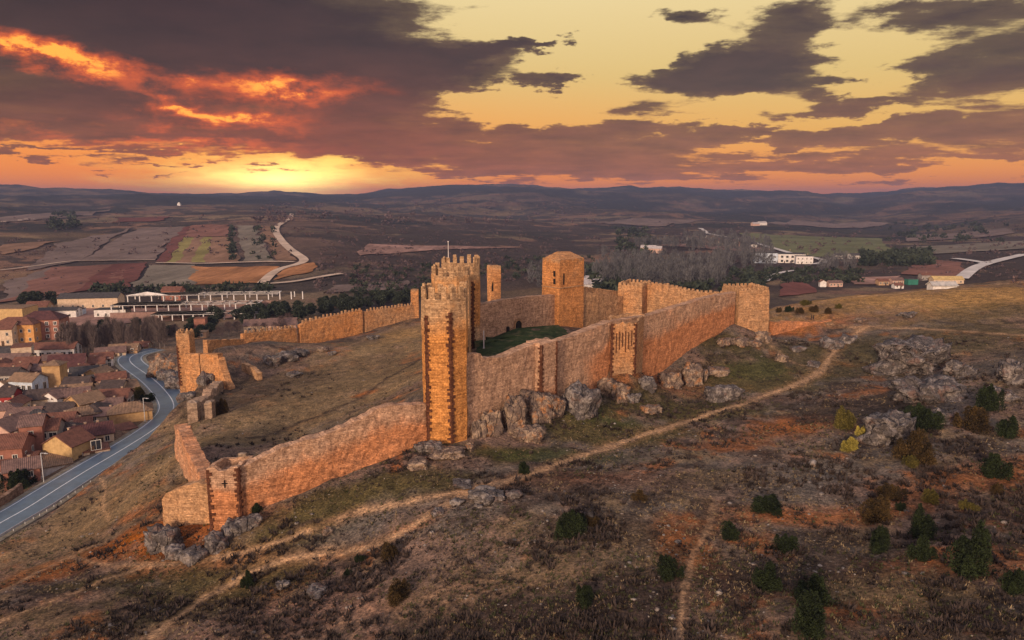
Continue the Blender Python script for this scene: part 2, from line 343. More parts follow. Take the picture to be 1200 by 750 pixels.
def masonry(name, pale, orange, dark, contrast=1., bscale=1.0, zone_bias=0.):
    m_, t, b = material(name, .95, .1)
    uv = t.node('ShaderNodeUVMap', uv_map='UVMap').outputs[0]; ob = t.node('ShaderNodeTexCoord').outputs['Object']
    geo = t.node('ShaderNodeNewGeometry').outputs['Position']
    z = t.attr('zone', 'Fac')
    big = t.noise(geo, .16, 5, .6); mid = t.noise(geo, .9, 5, .65); fine = t.noise(geo, 2.8, 5, .75)
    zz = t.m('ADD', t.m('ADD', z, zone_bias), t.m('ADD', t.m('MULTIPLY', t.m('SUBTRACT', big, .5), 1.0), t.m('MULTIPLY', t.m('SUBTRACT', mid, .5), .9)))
    c = t.mix(t.step(zz, .0, 1.0), pale, orange)  # zone puts the floodlit orange look of the walls into the stone colour
    streak = t.noise(t.mapping(geo, (1.2, 1.2, .12)), 1., 4, .6)
    c = t.mix(t.step(streak, .52, .8, 0., .45 * contrast), c, dark)
    br = t.node('ShaderNodeTexBrick'); t.put(br.inputs['Vector'], uv); br.offset = .5; br.inputs['Scale'].default_value = 1.
    br.inputs['Color1'].default_value = (1.2, 1.17, 1.14, 1); br.inputs['Color2'].default_value = (.66, .63, .61, 1); br.inputs['Mortar'].default_value = (.68, .62, .58, 1)
    br.inputs['Brick Width'].default_value = .52 * bscale; br.inputs['Row Height'].default_value = .27 * bscale; br.inputs['Mortar Size'].default_value = .02 * bscale; br.inputs['Bias'].default_value = -.1; br.inputs['Mortar Smooth'].default_value = .4
    c = t.mix(.65, c, br.outputs['Color'], 'MULTIPLY')
    c = t.mix(1., c, t.ramp(mid, [(.25, (.55, .50, .48)), (.5, (1, 1, 1)), (.75, (1.38, 1.36, 1.33))]), 'MULTIPLY')
    c = t.mix(1., c, t.ramp(fine, [(.27, (.45, .41, .39)), (.5, (1, 1, 1)), (.73, (1.5, 1.52, 1.54))]), 'MULTIPLY')
    band = t.noise(t.mapping(geo, (.22, .22, 3.2)), 1., 5, .7); c = t.mix(1., c, t.ramp(band, [(.3, (.66, .63, .61)), (.5, (1, 1, 1)), (.7, (1.28, 1.27, 1.25))]), 'MULTIPLY')
    holes = t.vor(t.mapping(geo, (1, 1, 1.3)), 1.6)
    c = t.mix(t.step(holes, .06, .13, .65, 0.), c, (.06, .03, .02))
    t.put(b.inputs['Base Color'], c)
    bump(t, b, t.m('ADD', t.m('MULTIPLY', fine, 1.), t.m('ADD', t.m('MULTIPLY', mid, 1.2), t.m('MULTIPLY', br.outputs['Fac'], -.5))), .8, .25)
    return m_
def plain(name, col, rough=.85, var=.25, scale=1.5, spec=.2, metal=0.):
    m_, t, b = material(name, rough, spec); geo = t.node('ShaderNodeTexCoord').outputs['Object']
    n = t.noise(geo, scale, 5, .65); lo, hi = 1 - var * 1.6, 1 + var * 1.6
    t.put(b.inputs['Base Color'], t.mix(1., col, t.ramp(n, [(.25, (lo,) * 3), (.75, (hi,) * 3)]), 'MULTIPLY')); b.inputs['Metallic'].default_value = metal
    return m_

# ------------------------------------------------------------------ ground cover: what grows or lies where (albedo)
def poly(pts): return [G(*p)[:2] for p in pts]
PATHS = [ # pixel waypoints on the ground, half width in metres, strength
 (poly([(1200,392),(1130,388),(1060,384),(1000,383),(960,378),(910,384)]), .9, .8),
 (poly([(1010,386),(985,402),(972,420),(960,436),(930,452),(890,467),(850,479),(800,495),(750,511),(690,531),(640,549),(590,564),(560,574),(545,581)]), 1.0, .95),
 (poly([(545,581),(520,594),(500,606),(478,620),(455,634),(400,648),(355,651),(325,658),(290,672),(240,700),(180,745)]), .8, .85),
 (poly([(560,572),(520,580),(480,588),(420,600),(380,614),(340,631),(280,650),(200,661),(140,662),(110,660),(92,655),(82,650)]), .65, .8),
 (poly([(210,660),(170,664),(120,680),(60,704),(0,728)]), .7, .8), (poly([(110,640),(82,650),(40,672),(0,692)]), .8, .8),
 (poly([(128,610),(120,595),(124,575),(118,560)]), .35, .5), (poly([(835,590),(830,620),(812,650),(800,700),(797,750)]), .6, .45),
 (poly([(1200,330),(1100,338),(1000,348),(940,357),(906,366)]), 1.5, .6), (poly([(490,372),(430,396),(400,410)]), .6, .35), (poly([(895,400),(930,425),(962,436)]), .5, .4)]
# cover patches: (pixel, radius across m, radius away m, colour, strength)
ORANGE = (.27, .105, .036); OLIVE = (.070, .062, .030); STRAW = (.18, .135, .080); GOLD = (.30, .19, .075); HEATH = (.044, .034, .032); GREYB = (.105, .10, .098); PINK = (.20, .13, .105); GREEN = (.05, .075, .025)
PATCH = [((150,634),17,6,ORANGE,1.4),((190,640),8,4,ORANGE,1.2),((60,672),9,4,ORANGE,.9),((90,655),10,4,ORANGE,.8),((240,660),10,3,ORANGE,.5),((340,600),10,3,ORANGE,.35),((300,690),8,5,ORANGE,.55),((920,500),9,7,ORANGE,.9),((870,520),8,5,ORANGE,.6),((810,650),3,9,ORANGE,.7),((960,605),12,3.5,ORANGE,.7),
 ((1000,715),3,2.5,ORANGE,.9),((1130,665),12,4,ORANGE,.6),((1180,555),8,6,ORANGE,.6),((1080,580),7,4,ORANGE,.45),((480,610),4,3,ORANGE,.8),((700,560),12,5,ORANGE,.3),((980,375),10,8,ORANGE,.7),((930,388),8,5,ORANGE,.8),((1040,372),16,8,PINK,.7),((600,690),10,5,PINK,.5),((460,720),14,5,PINK,.6),
 ((780,450),16,8,ORANGE,.45),((840,440),8,6,ORANGE,.4),((600,530),16,4,OLIVE,1.),((700,505),18,7,OLIVE,1.),((800,482),18,9,OLIVE,1.),((880,440),14,14,OLIVE,.95),((850,400),12,6,OLIVE,.9),((940,415),8,9,OLIVE,.6),((430,580),13,4,OLIVE,1.),((380,600),12,4,OLIVE,1.),((250,690),16,5,OLIVE,.9),((350,625),10,3,OLIVE,.9),((100,685),9,3,OLIVE,.8),((60,715),10,3,OLIVE,.5),((200,720),12,4,OLIVE,.8),((480,560),10,3,OLIVE,.8),
 ((1100,400),40,16,OLIVE,.55),((1000,420),16,16,OLIVE,.5),((1100,350),60,22,GOLD,.75),((1180,345),30,16,GOLD,.6),((980,350),16,8,GOLD,.8),((1150,365),40,8,OLIVE,.5),((900,560),13,9,GREYB,.8),((700,540),9,6,GREYB,.6),((1150,430),20,12,GREYB,.5),((1100,470),10,10,GREYB,.7),((430,620),9,4,GREYB,.6),((480,600),9,4,GREYB,.6),
 ((360,470),34,30,STRAW,.75),((420,430),24,34,STRAW,.6),((300,500),16,16,STRAW,.55),((460,400),16,26,STRAW,.8),((428,461),3,2.5,ORANGE,1.),((150,570),16,16,STRAW,.6),((60,640),16,12,STRAW,.6),((90,610),14,12,STRAW,.5),((330,450),14,14,HEATH,.45),((280,470),10,16,HEATH,.6),((400,400),26,10,HEATH,.3),((480,388),10,24,GOLD,.5),
 ((560,690),16,5,STRAW,.45),((640,640),12,8,STRAW,.35),((380,710),14,5,PINK,.6),((330,720),12,5,PINK,.55),((760,700),14,5,HEATH,.8),((880,680),14,5,HEATH,.8),((700,570),14,6,HEATH,.5),((820,560),12,6,HEATH,.6),((1000,480),12,10,HEATH,.8),((680,735),14,4,HEATH,.7),((1150,720),16,5,HEATH,.7),((1180,600),12,8,HEATH,.6),((570,725),12,4,HEATH,.6),((1060,690),8,4,STRAW,.6),((850,560),10,6,STRAW,.3),
 ((880,430),9,7,GREEN,.35),((640,535),10,3,GREEN,.5),((700,485),7,4,GREEN,.5)]
PW = [(G(*p), a, b, np.array(c), s) for p, a, b, c, s in PATCH]
DITCH = [(poly([(288,514),(345,498),(395,479),(428,463),(470,434),(492,421)]), 1.1), (poly([(430,600),(380,610),(330,618)]), .8)]
def cover(x, y):
    r = np.hypot(x, y)
    n1 = fbm(x / 9, y / 9, 5, .6); n2 = fbm(x / 2.3 + 9, y / 2.3, 4, .6); n3 = fbm(x / 45 + 3, y / 45 + 8, 5, .6); n4 = fbm(x / 220 + 1, y / 220, 6, .55)
    c = np.empty((len(x), 3)); c[:] = (.135, .102, .080)
    def put(col, k): 
        nonlocal c; c = c * (1 - k[:, None]) + np.array(col) * k[:, None]
    put(GREYB, .7 * sstep(.42, .6, n3)); put(PINK, .5 * sstep(.52, .66, n1)); put(STRAW, .55 * sstep(.52, .7, fbm(x / 6 + 77, y / 6, 4, .6)))
    put(ORANGE, .75 * sstep(.60, .72, fbm(x / 7 + 31, y / 7 - 12, 5, .62))); put(HEATH, .75 * sstep(.53, .63, fbm(x / 4 - 20, y / 4 + 5, 4, .65)))
    wn = np.clip((n1 - .5) * 3.2 + (n2 - .5) * 2.2, -1.6, 1.6)
    for P, a, b, col, s in PW:
        q = ((x - P[0]) / a) ** 2 + ((y - P[1]) / b) ** 2
        i = q < 6
        if i.any():
            k = np.zeros(len(x)); k[i] = s * sstep(1.35, .45, np.sqrt(q[i]) + wn[i] * .42) 
            put(col, k)
    # the plain, the scrub hills and the far woods
    fk = sstep(300, 420, r) 
    fc = np.empty_like(c); fc[:] = (.098, .069, .060); base = c; c = fc
    put((.17, .105, .08), .8 * sstep(.47, .58, n4)); put((.15, .125, .085), .6 * sstep(.53, .6, fbm(x / 150 - 30, y / 90 + 12, 5, .6))); put((.036, .032, .033), .9 * sstep(.49, .55, fbm(x / 70 - 8, y / 70 + 3, 6, .62)))
    put((.17, .12, .07), .5 * sstep(.55, .7, fbm(x / 300 + 50, y / 300 + 5, 5)))
    az = np.degrees(np.arctan2(x, y))
    put((.038, .031, .033), .92 * sstep(-20, -9, az) * sstep(400, 560, r) * sstep(2400, 1400, r) * sstep(.42, .50, fbm(x / 60, y / 60, 5)))
    put((.016, .020, .022), sstep(2000, 3000, r + (n4 - .5) * 1800) * (.35 + .65 * sstep(.38, .55, fbm(x / 500, y / 700, 6, .6))))
    put((.018, .022, .024), .85 * sstep(900, 1500, r) * sstep(.55, .60, fbm(x / 260 + 9, y / 180, 6, .6)))
    c = base * (1 - fk[:, None]) + c * fk[:, None]
    town = sstep(-99, -104, x) * sstep(345, 330, y) * sstep(40, 100, y); put((.11, .085, .07), town)
    put((.30, .20, .14), np.clip(sstep(.55, .75, fbm(x / 12, y / 12, 3)), 0, 1) * town * .3)
    for pl, wd in DITCH:
        d = seg_dist(x, y, pl) + (n2 - .5) * wd; put((.045, .034, .030), .85 * sstep(wd, wd * .3, d))
    for pl, wd, s in PATHS:
        wd = wd * .85; d = seg_dist(x, y, pl) + (n2 - .5) * wd * 1.6 + (n1 - .5) * wd * 1.5
        put((.42, .30, .20), s * .95 * sstep(wd * 1.15, wd * .4, d)); put((.26, .16, .09), s * .4 * sstep(wd * 3.5, wd, d))
    return np.clip(c * (1 + (n2 - .5)[:, None] * .5), .008, .8)

# one sheet out to the horizon: rings about the viewpoint, finer where the view is
rad = [6.]
while rad[-1] < 9500: rad.append(rad[-1] * (1.0085 if rad[-1] > 40 else 1.05))
rad = np.array(rad)
ang = np.radians(np.concatenate([np.arange(-180, -42, 4.), np.arange(-42, 42.01, .125), np.arange(46, 177, 4.)]))
RR, AA = np.meshgrid(rad, ang, indexing='ij'); gx = (RR * np.sin(AA)).ravel(); gy = (RR * np.cos(AA)).ravel()
gz = H(gx, gy); nA = len(ang); nR = len(rad)
i0 = (np.arange(nR - 1)[:, None] * nA + np.arange(nA)[None, :]); i1 = (np.arange(nR - 1)[:, None] * nA + (np.arange(nA)[None, :] + 1) % nA)
quads = np.stack([i0, i0 + nA, i1 + nA, i1], -1).reshape(-1, 4)[:, ::-1]
gcol = cover(gx, gy) * np.array([1.18, 1.08, .97])
m_ground, t, b = material('ground', .97, .08)
geo = t.node('ShaderNodeNewGeometry').outputs['Position']; tint = t.attr('tint')
nA1 = t.noise(geo, .55, 6, .7); nB1 = t.noise(geo, 2.6, 5, .7); nC1 = t.noise(geo, 9., 3, .7); nD1 = t.noise(geo, .035, 7, .68)
cc = t.mix(1., tint, t.ramp(nA1, [(.3, (.42, .42, .45)), (.5, (1, 1, 1)), (.72, (1.6, 1.5, 1.4))]), 'MULTIPLY')
cc = t.mix(1., cc, t.ramp(nB1, [(.32, (.34, .34, .37)), (.5, (1, 1, 1)), (.68, (1.85, 1.78, 1.68))]), 'MULTIPLY')
cc = t.mix(1., cc, t.ramp(nC1, [(.3, (.7, .7, .7)), (.7, (1.3, 1.3, 1.3))]), 'MULTIPLY')
cc = t.mix(1., cc, t.ramp(nD1, [(.3, (.72, .72, .74)), (.7, (1.28, 1.26, 1.24))]), 'MULTIPLY')
cc = t.mix(t.step(t.vor(geo, .75), .10, .22, .5, 0.), cc, (.035, .028, .030))
cc = t.mix(t.step(t.vor(t.mapping(geo, (1, 1, 1), loc=(3.3, 1.7, 0)), 1.3), .05, .10, .6, 0.), cc, (.34, .29, .25))
t.put(b.inputs['Base Color'], cc)
bump(t, b, t.m('ADD', t.m('MULTIPLY', nA1, 1.5), t.m('ADD', t.m('MULTIPLY', nB1, .8), t.m('MULTIPLY', nC1, .3))), .9, .5)
ground = link('ground', fast_mesh('ground', np.c_[gx, gy, gz], quads, m_ground, {'tint': gcol}, True)); tag(ground, kind='structure')

# ------------------------------------------------------------------ the castle
M_TOWER = masonry('tower_stone', (.43, .28, .165), (.52, .235, .075), (.16, .075, .04), .8)
M_WALL = masonry('wall_stone', (.42, .265, .18), (.46, .20, .095), (.15, .08, .055), 1.)
M_TAN = masonry('tan_stone', (.42, .255, .145), (.50, .225, .085), (.18, .09, .05), .8)
M_QUOIN = masonry('dark_quoin_stone', (.12, .05, .03), (.095, .04, .026), (.05, .02, .014), .6)
M_DARK = plain('dark_opening', (.012, .009, .008), .95, .1)
M_RUBBLE = masonry('rubble_top', (.30, .23, .18), (.33, .22, .15), (.12, .09, .08), 1.3)
def part(mb, name, mat, root, **k):
    o = mb.build(name, mat, root, **k); o.location = -root.location; return o
def noise3(P, f):
    return fbm(P[0] * f + P[2] * f * .7, P[1] * f - P[2] * f * .9, 3) - .5
def wall_mesh(pts, th, rag=.5, step=.7, rows=7, depth=1.6, zone=lambda s, f: 0., rough=.25, botz=None):
    """pts: (x, y, z of the top) along the wall; the foot follows the ground"""
    pts = [np.array(p, float) for p in pts]; S = [0.]
    for a, b in zip(pts[:-1], pts[1:]): S.append(S[-1] + math.hypot(*(b - a)[:2]))
    n = max(2, int(S[-1] / step)); ss = np.unique(np.concatenate([np.linspace(0, S[-1], n), S])); P = np.array([[np.interp(s, S, [p[i] for p in pts]) for i in range(3)] for s in ss])
    T = np.gradient(P[:, :2], axis=0); T /= np.linalg.norm(T, axis=1)[:, None] + 1e-9; N = np.c_[T[:, 1], -T[:, 0]]
    g = H(P[:, 0], P[:, 1]) if botz is None else np.full(len(P), botz)
    top = P[:, 2] + (fbm(ss / 1.6 + P[0, 0], ss * 0 + P[0, 1], 4, .6) - .5) * rag * 2 + (np.floor(fbm(ss / 2.5, ss * 0 + 3, 2) * 5) / 5 - .5) * rag
    top = np.maximum(top, g + .25)
    mb = MB(); grid = {}
    def V(i, k, side):
        if k <= rows:
            f = k / rows; z = (g[i] - depth) * (1 - f) + top[i] * f; off = side * th / 2 * (1.12 - .12 * f)
        else: z = top[i] + .18 * (vnoise(np.array([ss[i] * 1.3]), np.array([7.]))[0] - .4); off = 0; f = 1
        p = np.array([P[i, 0] + N[i, 0] * off, P[i, 1] + N[i, 1] * off, z]); d = noise3(p, .45) * rough * 2 + noise3(p, 1.7) * rough * .8
        return (p[0] + N[i, 0] * d * (side or .3), p[1] + N[i, 1] * d * (side or .3), p[2] + d * .3), (ss[i], p[2]), zone(ss[i] / S[-1], (p[2] - g[i]) / max(.5, top[i] - g[i]))
    C = {(i, k, s): V(i, k, s) for i in range(len(ss)) for k in range(rows + 1) for s in (-1, 1)}
    for i in range(len(ss)): C[i, rows + 1, 0] = V(i, rows + 1, 0)
    def q(a, b, c, d): 
        v = [C[x] for x in (a, b, c, d)]; mb.face([x[0] for x in v], [x[1] for x in v], [x[2] for x in v])
    for i in range(len(ss) - 1):
        for k in range(rows):
            q((i, k, 1), (i + 1, k, 1), (i + 1, k + 1, 1), (i, k + 1, 1)); q((i + 1, k, -1), (i, k, -1), (i, k + 1, -1), (i + 1, k + 1, -1))
        q((i, rows, 1), (i + 1, rows, 1), (i + 1, rows + 1, 0), (i, rows + 1, 0)); q((i, rows + 1, 0), (i + 1, rows + 1, 0), (i + 1, rows, -1), (i, rows, -1))
    for i, o_ in ((0, 1), (len(ss) - 1, -1)):
        for k in range(rows):
            a, b_, c, d = (i, k, -o_), (i, k, o_), (i, k + 1, o_), (i, k + 1, -o_); q(a, b_, c, d)
        v = [C[i, rows, -o_], C[i, rows, o_], C[i, rows + 1, 0]]; mb.face([x[0] for x in v], [x[1] for x in v], [x[2] for x in v])
    return mb, ss, P, N, top
_merl = {}
def merlon_mesh(L, W, Hh, mat):
    key = (round(L, 2), round(W, 2), round(Hh, 2), mat.name)
    if key not in _merl:
        bm = bmesh.new(); bmesh.ops.create_cube(bm, size=1.)
        for v in bm.verts:
            s_ = .93 if v.co.z > 0 else 1.; v.co = Vector((v.co.x * L * s_, v.co.y * W * s_, (v.co.z + .5) * Hh))
        bmesh.ops.bevel(bm, geom=[e for e in bm.edges], offset=.07, segments=1, affect='EDGES')
        bmesh.ops.subdivide_edges(bm, edges=bm.edges[:], cuts=1)
        for v in bm.verts: v.co += Vector([random.uniform(-.03, .03) for _ in range(3)])
        me = bpy.data.meshes.new('merlon'); bm.to_mesh(me); bm.free()
        uv = me.uv_layers.new(name='UVMap')
        for lp in me.loops: c = me.vertices[lp.vertex_index].co; uv.data[lp.index].uv = (c.x + c.y, c.z)
        me.materials.append(mat); _merl[key] = me
    return _merl[key]
def merlons(root, a, b, za, zb, spacing, L, W, Hh, mat, skip=()):
    d = math.hypot(b[0] - a[0], b[1] - a[1]); n = max(1, int(d / spacing)); an = math.atan2(b[1] - a[1], b[0] - a[0])
    for i in range(n):
        if i in skip: continue
        f = (i + .5) / n; p = Vector((a[0] + (b[0] - a[0]) * f, a[1] + (b[1] - a[1]) * f, za + (zb - za) * f - .12)) - root.location
        o = link('merlon', merlon_mesh(L, W, Hh, mat), root, p, an); o.scale = (random.uniform(.85, 1.1), 1, random.uniform(.75, 1.1))
def castle_wall(label, pts, th, mat, merl=None, group=None, cat='wall', name='curtain_wall', **kw):
    mid = pts[len(pts) // 2]; root = empty(name, (mid[0], mid[1], hz(mid[0], mid[1])), 0, label, cat, group)
    mb, ss, P, N, top = wall_mesh(pts, th, **kw); part(mb, 'masonry', mat, root)
    if merl:
        sp, L, W, Hh, side = merl
        for s in np.arange(sp * .6, ss[-1] - sp * .4, sp):
            i = min(len(ss) - 1, np.searchsorted(ss, s)); p = Vector((P[i, 0] + N[i, 0] * side, P[i, 1] + N[i, 1] * side, top[i] - .15)) - root.location
            o = link('merlon', merlon_mesh(L, W, Hh, mat), root, p, math.atan2(-N[i, 0], N[i, 1])); o.scale = (random.uniform(.85, 1.12), 1, random.uniform(.7, 1.1))
    return root
def tower(label, poly, z0, z1, mat, merl=None, par=1.1, zone=lambda f: 0., batter=0., rough=.12, quoins=(), name='stone_tower', cat='tower', group=None, qmax=None, rag=.12, flat=False):
    poly = [np.array(p, float) for p in poly]; cen = sum(poly) / len(poly)
    root = empty(name, (cen[0], cen[1], z0 + 2), 0, label, cat, group)
    ring = []
    for a, b in zip(poly, poly[1:] + poly[:1]):
        n = max(2, int(np.hypot(*(b - a)) / .8))
        ring += [(a + (b - a) * i / n, i == 0) for i in range(n)]
    per = [0.]
    for (a, _), (b, _) in zip(ring, ring[1:] + ring[:1]): per.append(per[-1] + np.hypot(*(b - a)))
    rows = max(5, int((z1 - z0) / 1.1)); mb = MB(); m_ = len(ring)
    def V(i, k):
        p, corner = ring[i % m_]; f = k / rows; z = z0 + (z1 - z0) * f
        if k == rows: z += (vnoise(np.array([p[0] * 1.1]), np.array([p[1] * 1.1]))[0] - .5) * rag * 2
        q = cen + (p - cen) * (1 + batter * (1 - f)); P3 = np.array([q[0], q[1], z]); dd = (noise3(P3, .4) * 2 + noise3(P3, 1.9)) * rough
        o = (p - cen) / (np.linalg.norm(p - cen) + 1e-9); return (q[0] + o[0] * dd, q[1] + o[1] * dd, z), (per[i], z), zone(f)
    for k in range(rows):
        for i in range(m_):
            v = [V(i, k), V(i + 1, k) if i + 1 < m_ else V(0, k), V(i + 1, k + 1) if i + 1 < m_ else V(0, k + 1), V(i, k + 1)]
            uv = [x[1] for x in v]
            if i + 1 == m_: uv[1] = (per[m_], uv[1][1]); uv[2] = (per[m_], uv[2][1])
            mb.face([x[0] for x in v], uv, [x[2] for x in v])
    topv = [V(i, rows)[0] for i in range(m_)]
    inner = [cen + (np.array(t[:2]) - cen) * (1 - .62 / max(1.2, np.linalg.norm(np.array(t[:2]) - cen))) for t in topv]
    if not flat:
        for i in range(m_):
            j = (i + 1) % m_; a, b_ = topv[i], topv[j]; c, d = inner[j], inner[i]
            mb.face([a, b_, (*c, b_[2]), (*d, a[2])], [(a[0], a[1]), (b_[0], b_[1]), tuple(c), tuple(d)])
            mb.face([(*d, a[2]), (*c, b_[2]), (*c, z1 - par), (*d, z1 - par)], [(per[i], a[2]), (per[i + 1], a[2]), (per[i + 1], z1 - par), (per[i], z1 - par)])
        mb.face([(*p, z1 - par) for p in inner], [tuple(p) for p in inner])
    else:
        c0 = (cen[0], cen[1], z1 + .3)
        for i in range(m_): j = (i + 1) % m_; mb.face([topv[i], topv[j], c0], [tuple(topv[i][:2]), tuple(topv[j][:2]), c0[:2]])
    part(mb, 'shaft', mat, root, weld=True)
    if merl:
        sp, L, W, Hh = merl
        for a, b in zip(poly, poly[1:] + poly[:1]):
            e = (b - a) / np.hypot(*(b - a)); inn = np.array([-e[1], e[0]]); 
            if np.dot(inn, cen - (a + b) / 2) < 0: inn = -inn
            if np.hypot(*(b - a)) < sp * .8: continue
            merlons(root, a + inn * (W / 2 - .02), b + inn * (W / 2 - .02), z1, z1, sp, L, W, Hh, mat)
    for ci in quoins:
        c = poly[ci]; mbq = MB(); za = z0 + 2.2; zb = z1 - 3.4 if qmax is None else qmax; k = 0
        ea = poly[ci - 1] - c; eb = poly[(ci + 1) % len(poly)] - c; ea /= np.hypot(*ea); eb /= np.hypot(*eb); out = -(ea + eb); out /= np.hypot(*out) + 1e-9
        while za < zb:
            hh = random.uniform(.28, .62); f = (za - z0) / (z1 - z0); cc = cen + (c - cen) * (1 + batter * (1 - f))
            for e, L in ((ea, .60 if k % 2 else .28), (eb, .28 if k % 2 else .60)):
                L *= random.uniform(.55, 1.3); nrm = np.array([e[1], -e[0]]); 
                if np.dot(nrm, c - cen) < 0: nrm = -nrm
                mbq.obox(cc + e * L / 2 + nrm * .02 + out * .02, e, L, .22, za, za + hh - .02)
            za += hh; k += 1
        part(mbq, 'quoins', M_QUOIN, root)
    return root
def opening(root, p, face, w_, h_, z, name='arrow_slit'):
    """dark slot in a wall face: p plan point on the face, face its outward normal"""
    mb = MB(); e = np.array([-face[1], face[0]]); mb.obox(np.array(p) + np.array(face) * .02, e, w_, .3, z, z + h_); return part(mb, name, M_DARK, root)
def hexa(x0, x1, y0, y1, c=1.0, rc=2.3):
    return [(x0, y0 + rc), (x0 + c, y0), (x1 - rc, y0), (x1, y0 + rc), (x1, y1), (x0, y1)]
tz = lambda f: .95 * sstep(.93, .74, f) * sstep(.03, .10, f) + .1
MER = (1.5, .95, .45, 2.0)
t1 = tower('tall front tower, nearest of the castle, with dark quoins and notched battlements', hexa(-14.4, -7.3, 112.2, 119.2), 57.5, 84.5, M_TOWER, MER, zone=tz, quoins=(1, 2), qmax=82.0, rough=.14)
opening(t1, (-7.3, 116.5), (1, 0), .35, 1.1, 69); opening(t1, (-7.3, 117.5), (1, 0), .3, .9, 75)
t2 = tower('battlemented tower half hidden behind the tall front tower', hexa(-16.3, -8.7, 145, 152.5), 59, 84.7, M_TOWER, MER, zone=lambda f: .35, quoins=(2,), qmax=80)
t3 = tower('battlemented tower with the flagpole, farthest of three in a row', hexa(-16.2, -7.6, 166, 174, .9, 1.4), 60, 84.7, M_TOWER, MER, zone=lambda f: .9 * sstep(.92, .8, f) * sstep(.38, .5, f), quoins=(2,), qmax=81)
opening(t3, (-9.9, 166), (0, -1), .35, 1.2, 73)
fp = empty('flagpole', (-15, 172.5, 83.6), 0, 'thin pale flagpole on the rear battlemented tower', 'flagpole')
M_POLE = plain('pole_metal', (.55, .5, .5), .5, .1)
bm = bmesh.new(); bmesh.ops.create_cone(bm, cap_ends=True, segments=8, radius1=.11, radius2=.06, depth=6.2, matrix=Matrix.Translation((0, 0, 3.1))); me = bpy.data.meshes.new('pole'); bm.to_mesh(me); bm.free(); me.materials.append(M_POLE); link('pole', me, fp)
bm = bmesh.new(); bmesh.ops.create_uvsphere(bm, u_segments=8, v_segments=6, radius=.17, matrix=Matrix.Translation((0, 0, 6.25))); me = bpy.data.meshes.new('finial'); bm.to_mesh(me); bm.free(); me.materials.append(M_POLE); link('finial', me, fp)
# slim ruined turret behind the rear wall
P1 = at(571, 352, 206); P2 = at(587, 352, 206)
ts = tower('slim ruined turret standing alone behind the inner gate wall', [(P1[0], 206), (P1[0] + 1.1, 205), (P2[0], 205.4), (P2[0] - .3, 209.2), (P1[0], 209)], 54, 81., M_TAN, None, zone=lambda f: .6, rag=.7, flat=True, name='ruined_turret')
opening(ts, ((P1[0] + P2[0]) / 2 - .4, 205.2), (0, -1), .5, 4.5, 74)
t5 = tower('square orange keep tower with a low hipped stone top', [(8.3, 199), (12.6, 193), (19.8, 200.6), (15.5, 206.8)], 58, 83.8, M_TAN, None, zone=lambda f: .85, flat=True, name='keep_tower', rag=.25)
mb = MB(); R5 = [(8.3, 199), (12.6, 193), (19.8, 200.6), (15.5, 206.8)]; ra, rb = (12.2, 199.4), (15.8, 200.6)
q = [(*p, 83.75 + .02) for p in R5]; a_, b_ = (*ra, 85.6), (*rb, 85.6)
for f_ in ([q[0], q[1], a_], [q[1], q[2], b_, a_], [q[2], q[3], b_], [q[3], q[0], a_, b_]): mb.face(f_, [(p[0] + p[1], p[2] * 2) for p in f_], .5)
part(mb, 'hipped_top', M_TAN, t5)
nl = np.array([-6., -4.3]); nl /= np.hypot(*nl); nr = np.array([7.6, -7.2]); nr /= np.hypot(*nr)
for px_, z_ in ((.72, 79.3), (.72, 77.2)): opening(t5, np.array(R5[0]) + (np.array(R5[1]) - R5[0]) * px_, nl, .8, 1.5, z_, 'window')
opening(t5, np.array(R5[1]) + (np.array(R5[2]) - R5[1]) * .16, nr, .35, 3.0, 77.2)
mb = MB(); 
for a, b_, n_ in ((R5[0], R5[1], nl), (R5[1], R5[2], nr)):
    a = np.array(a, float); b2 = np.array(b_, float); mb.obox((a + b2) / 2 + n_ * .1, b2 - a, np.hypot(*(b2 - a)), .35, 76.2, 76.45)
part(mb, 'string_course', M_TAN, t5)
t7 = tower('stocky battlemented tower at the back of the citadel', [(32.4, 222), (39, 217.6), (43.4, 227), (37, 231)], 56, 73.9, M_TAN, (1.2, .75, .5, .9), zone=lambda f: .3, batter=.05)
t6 = tower('broad battered corner tower at the right end of the front wall', [(61.3, 195.6), (70.3, 198.4), (68.8, 209), (59.8, 206.4)], 60, 75.3, M_TAN, (1.3, .8, .5, .85), zone=lambda f: .25, batter=.10, rough=.16)
_y1, _y2 = online(716, 400, FA, FB)[1], online(755, 400, FA, FB)[1]; HT = [tuple(at(716.5, 400, _y1 - 3.0)[:2]), tuple(at(745, 400, _y1 - 1.0)[:2]), tuple(at(756, 400, _y2 - .3)[:2])]
t4 = tower('short half tower with dark quoins midway along the front wall', [*HT, (27, 162), (21, 157.5)], 55, 74.6, M_TAN, None, zone=lambda f: .45 * sstep(.35, .6, f), quoins=(0, 1), qmax=74.2, rough=.12, name='half_tower', rag=.35)
mbk = MB()
for i in range(6):
    _e = np.array(HT[1]) - HT[0]; p = np.array(HT[0]) + _e * (i + 1.5) / 8; mbk.obox(p + np.array([.03, -.06]), _e, .08, .3, 68.5 + .6 * (i % 3), 72.6 + .3 * (i % 2))
part(mbk, 'groove', M_QUOIN, t4)
P1 = online(622, 420, FA, FB); P2 = online(644, 420, FA, FB); dv = (P2 - P1)[:2]; nf = np.array([dv[1], -dv[0]]) / np.hypot(*dv)
t8 = tower('narrow buttress turret with dark quoins beside the grassy court', [P1[:2] + nf * 2.4, P2[:2] + nf * 2.4 - dv * .16, P2[:2] - nf, P1[:2] - nf], 58, 74.2, M_WALL, None, zone=lambda f: .9 * sstep(.6, .3, f), quoins=(0, 1), qmax=73.9, name='buttress_turret', rag=.3, flat=True)
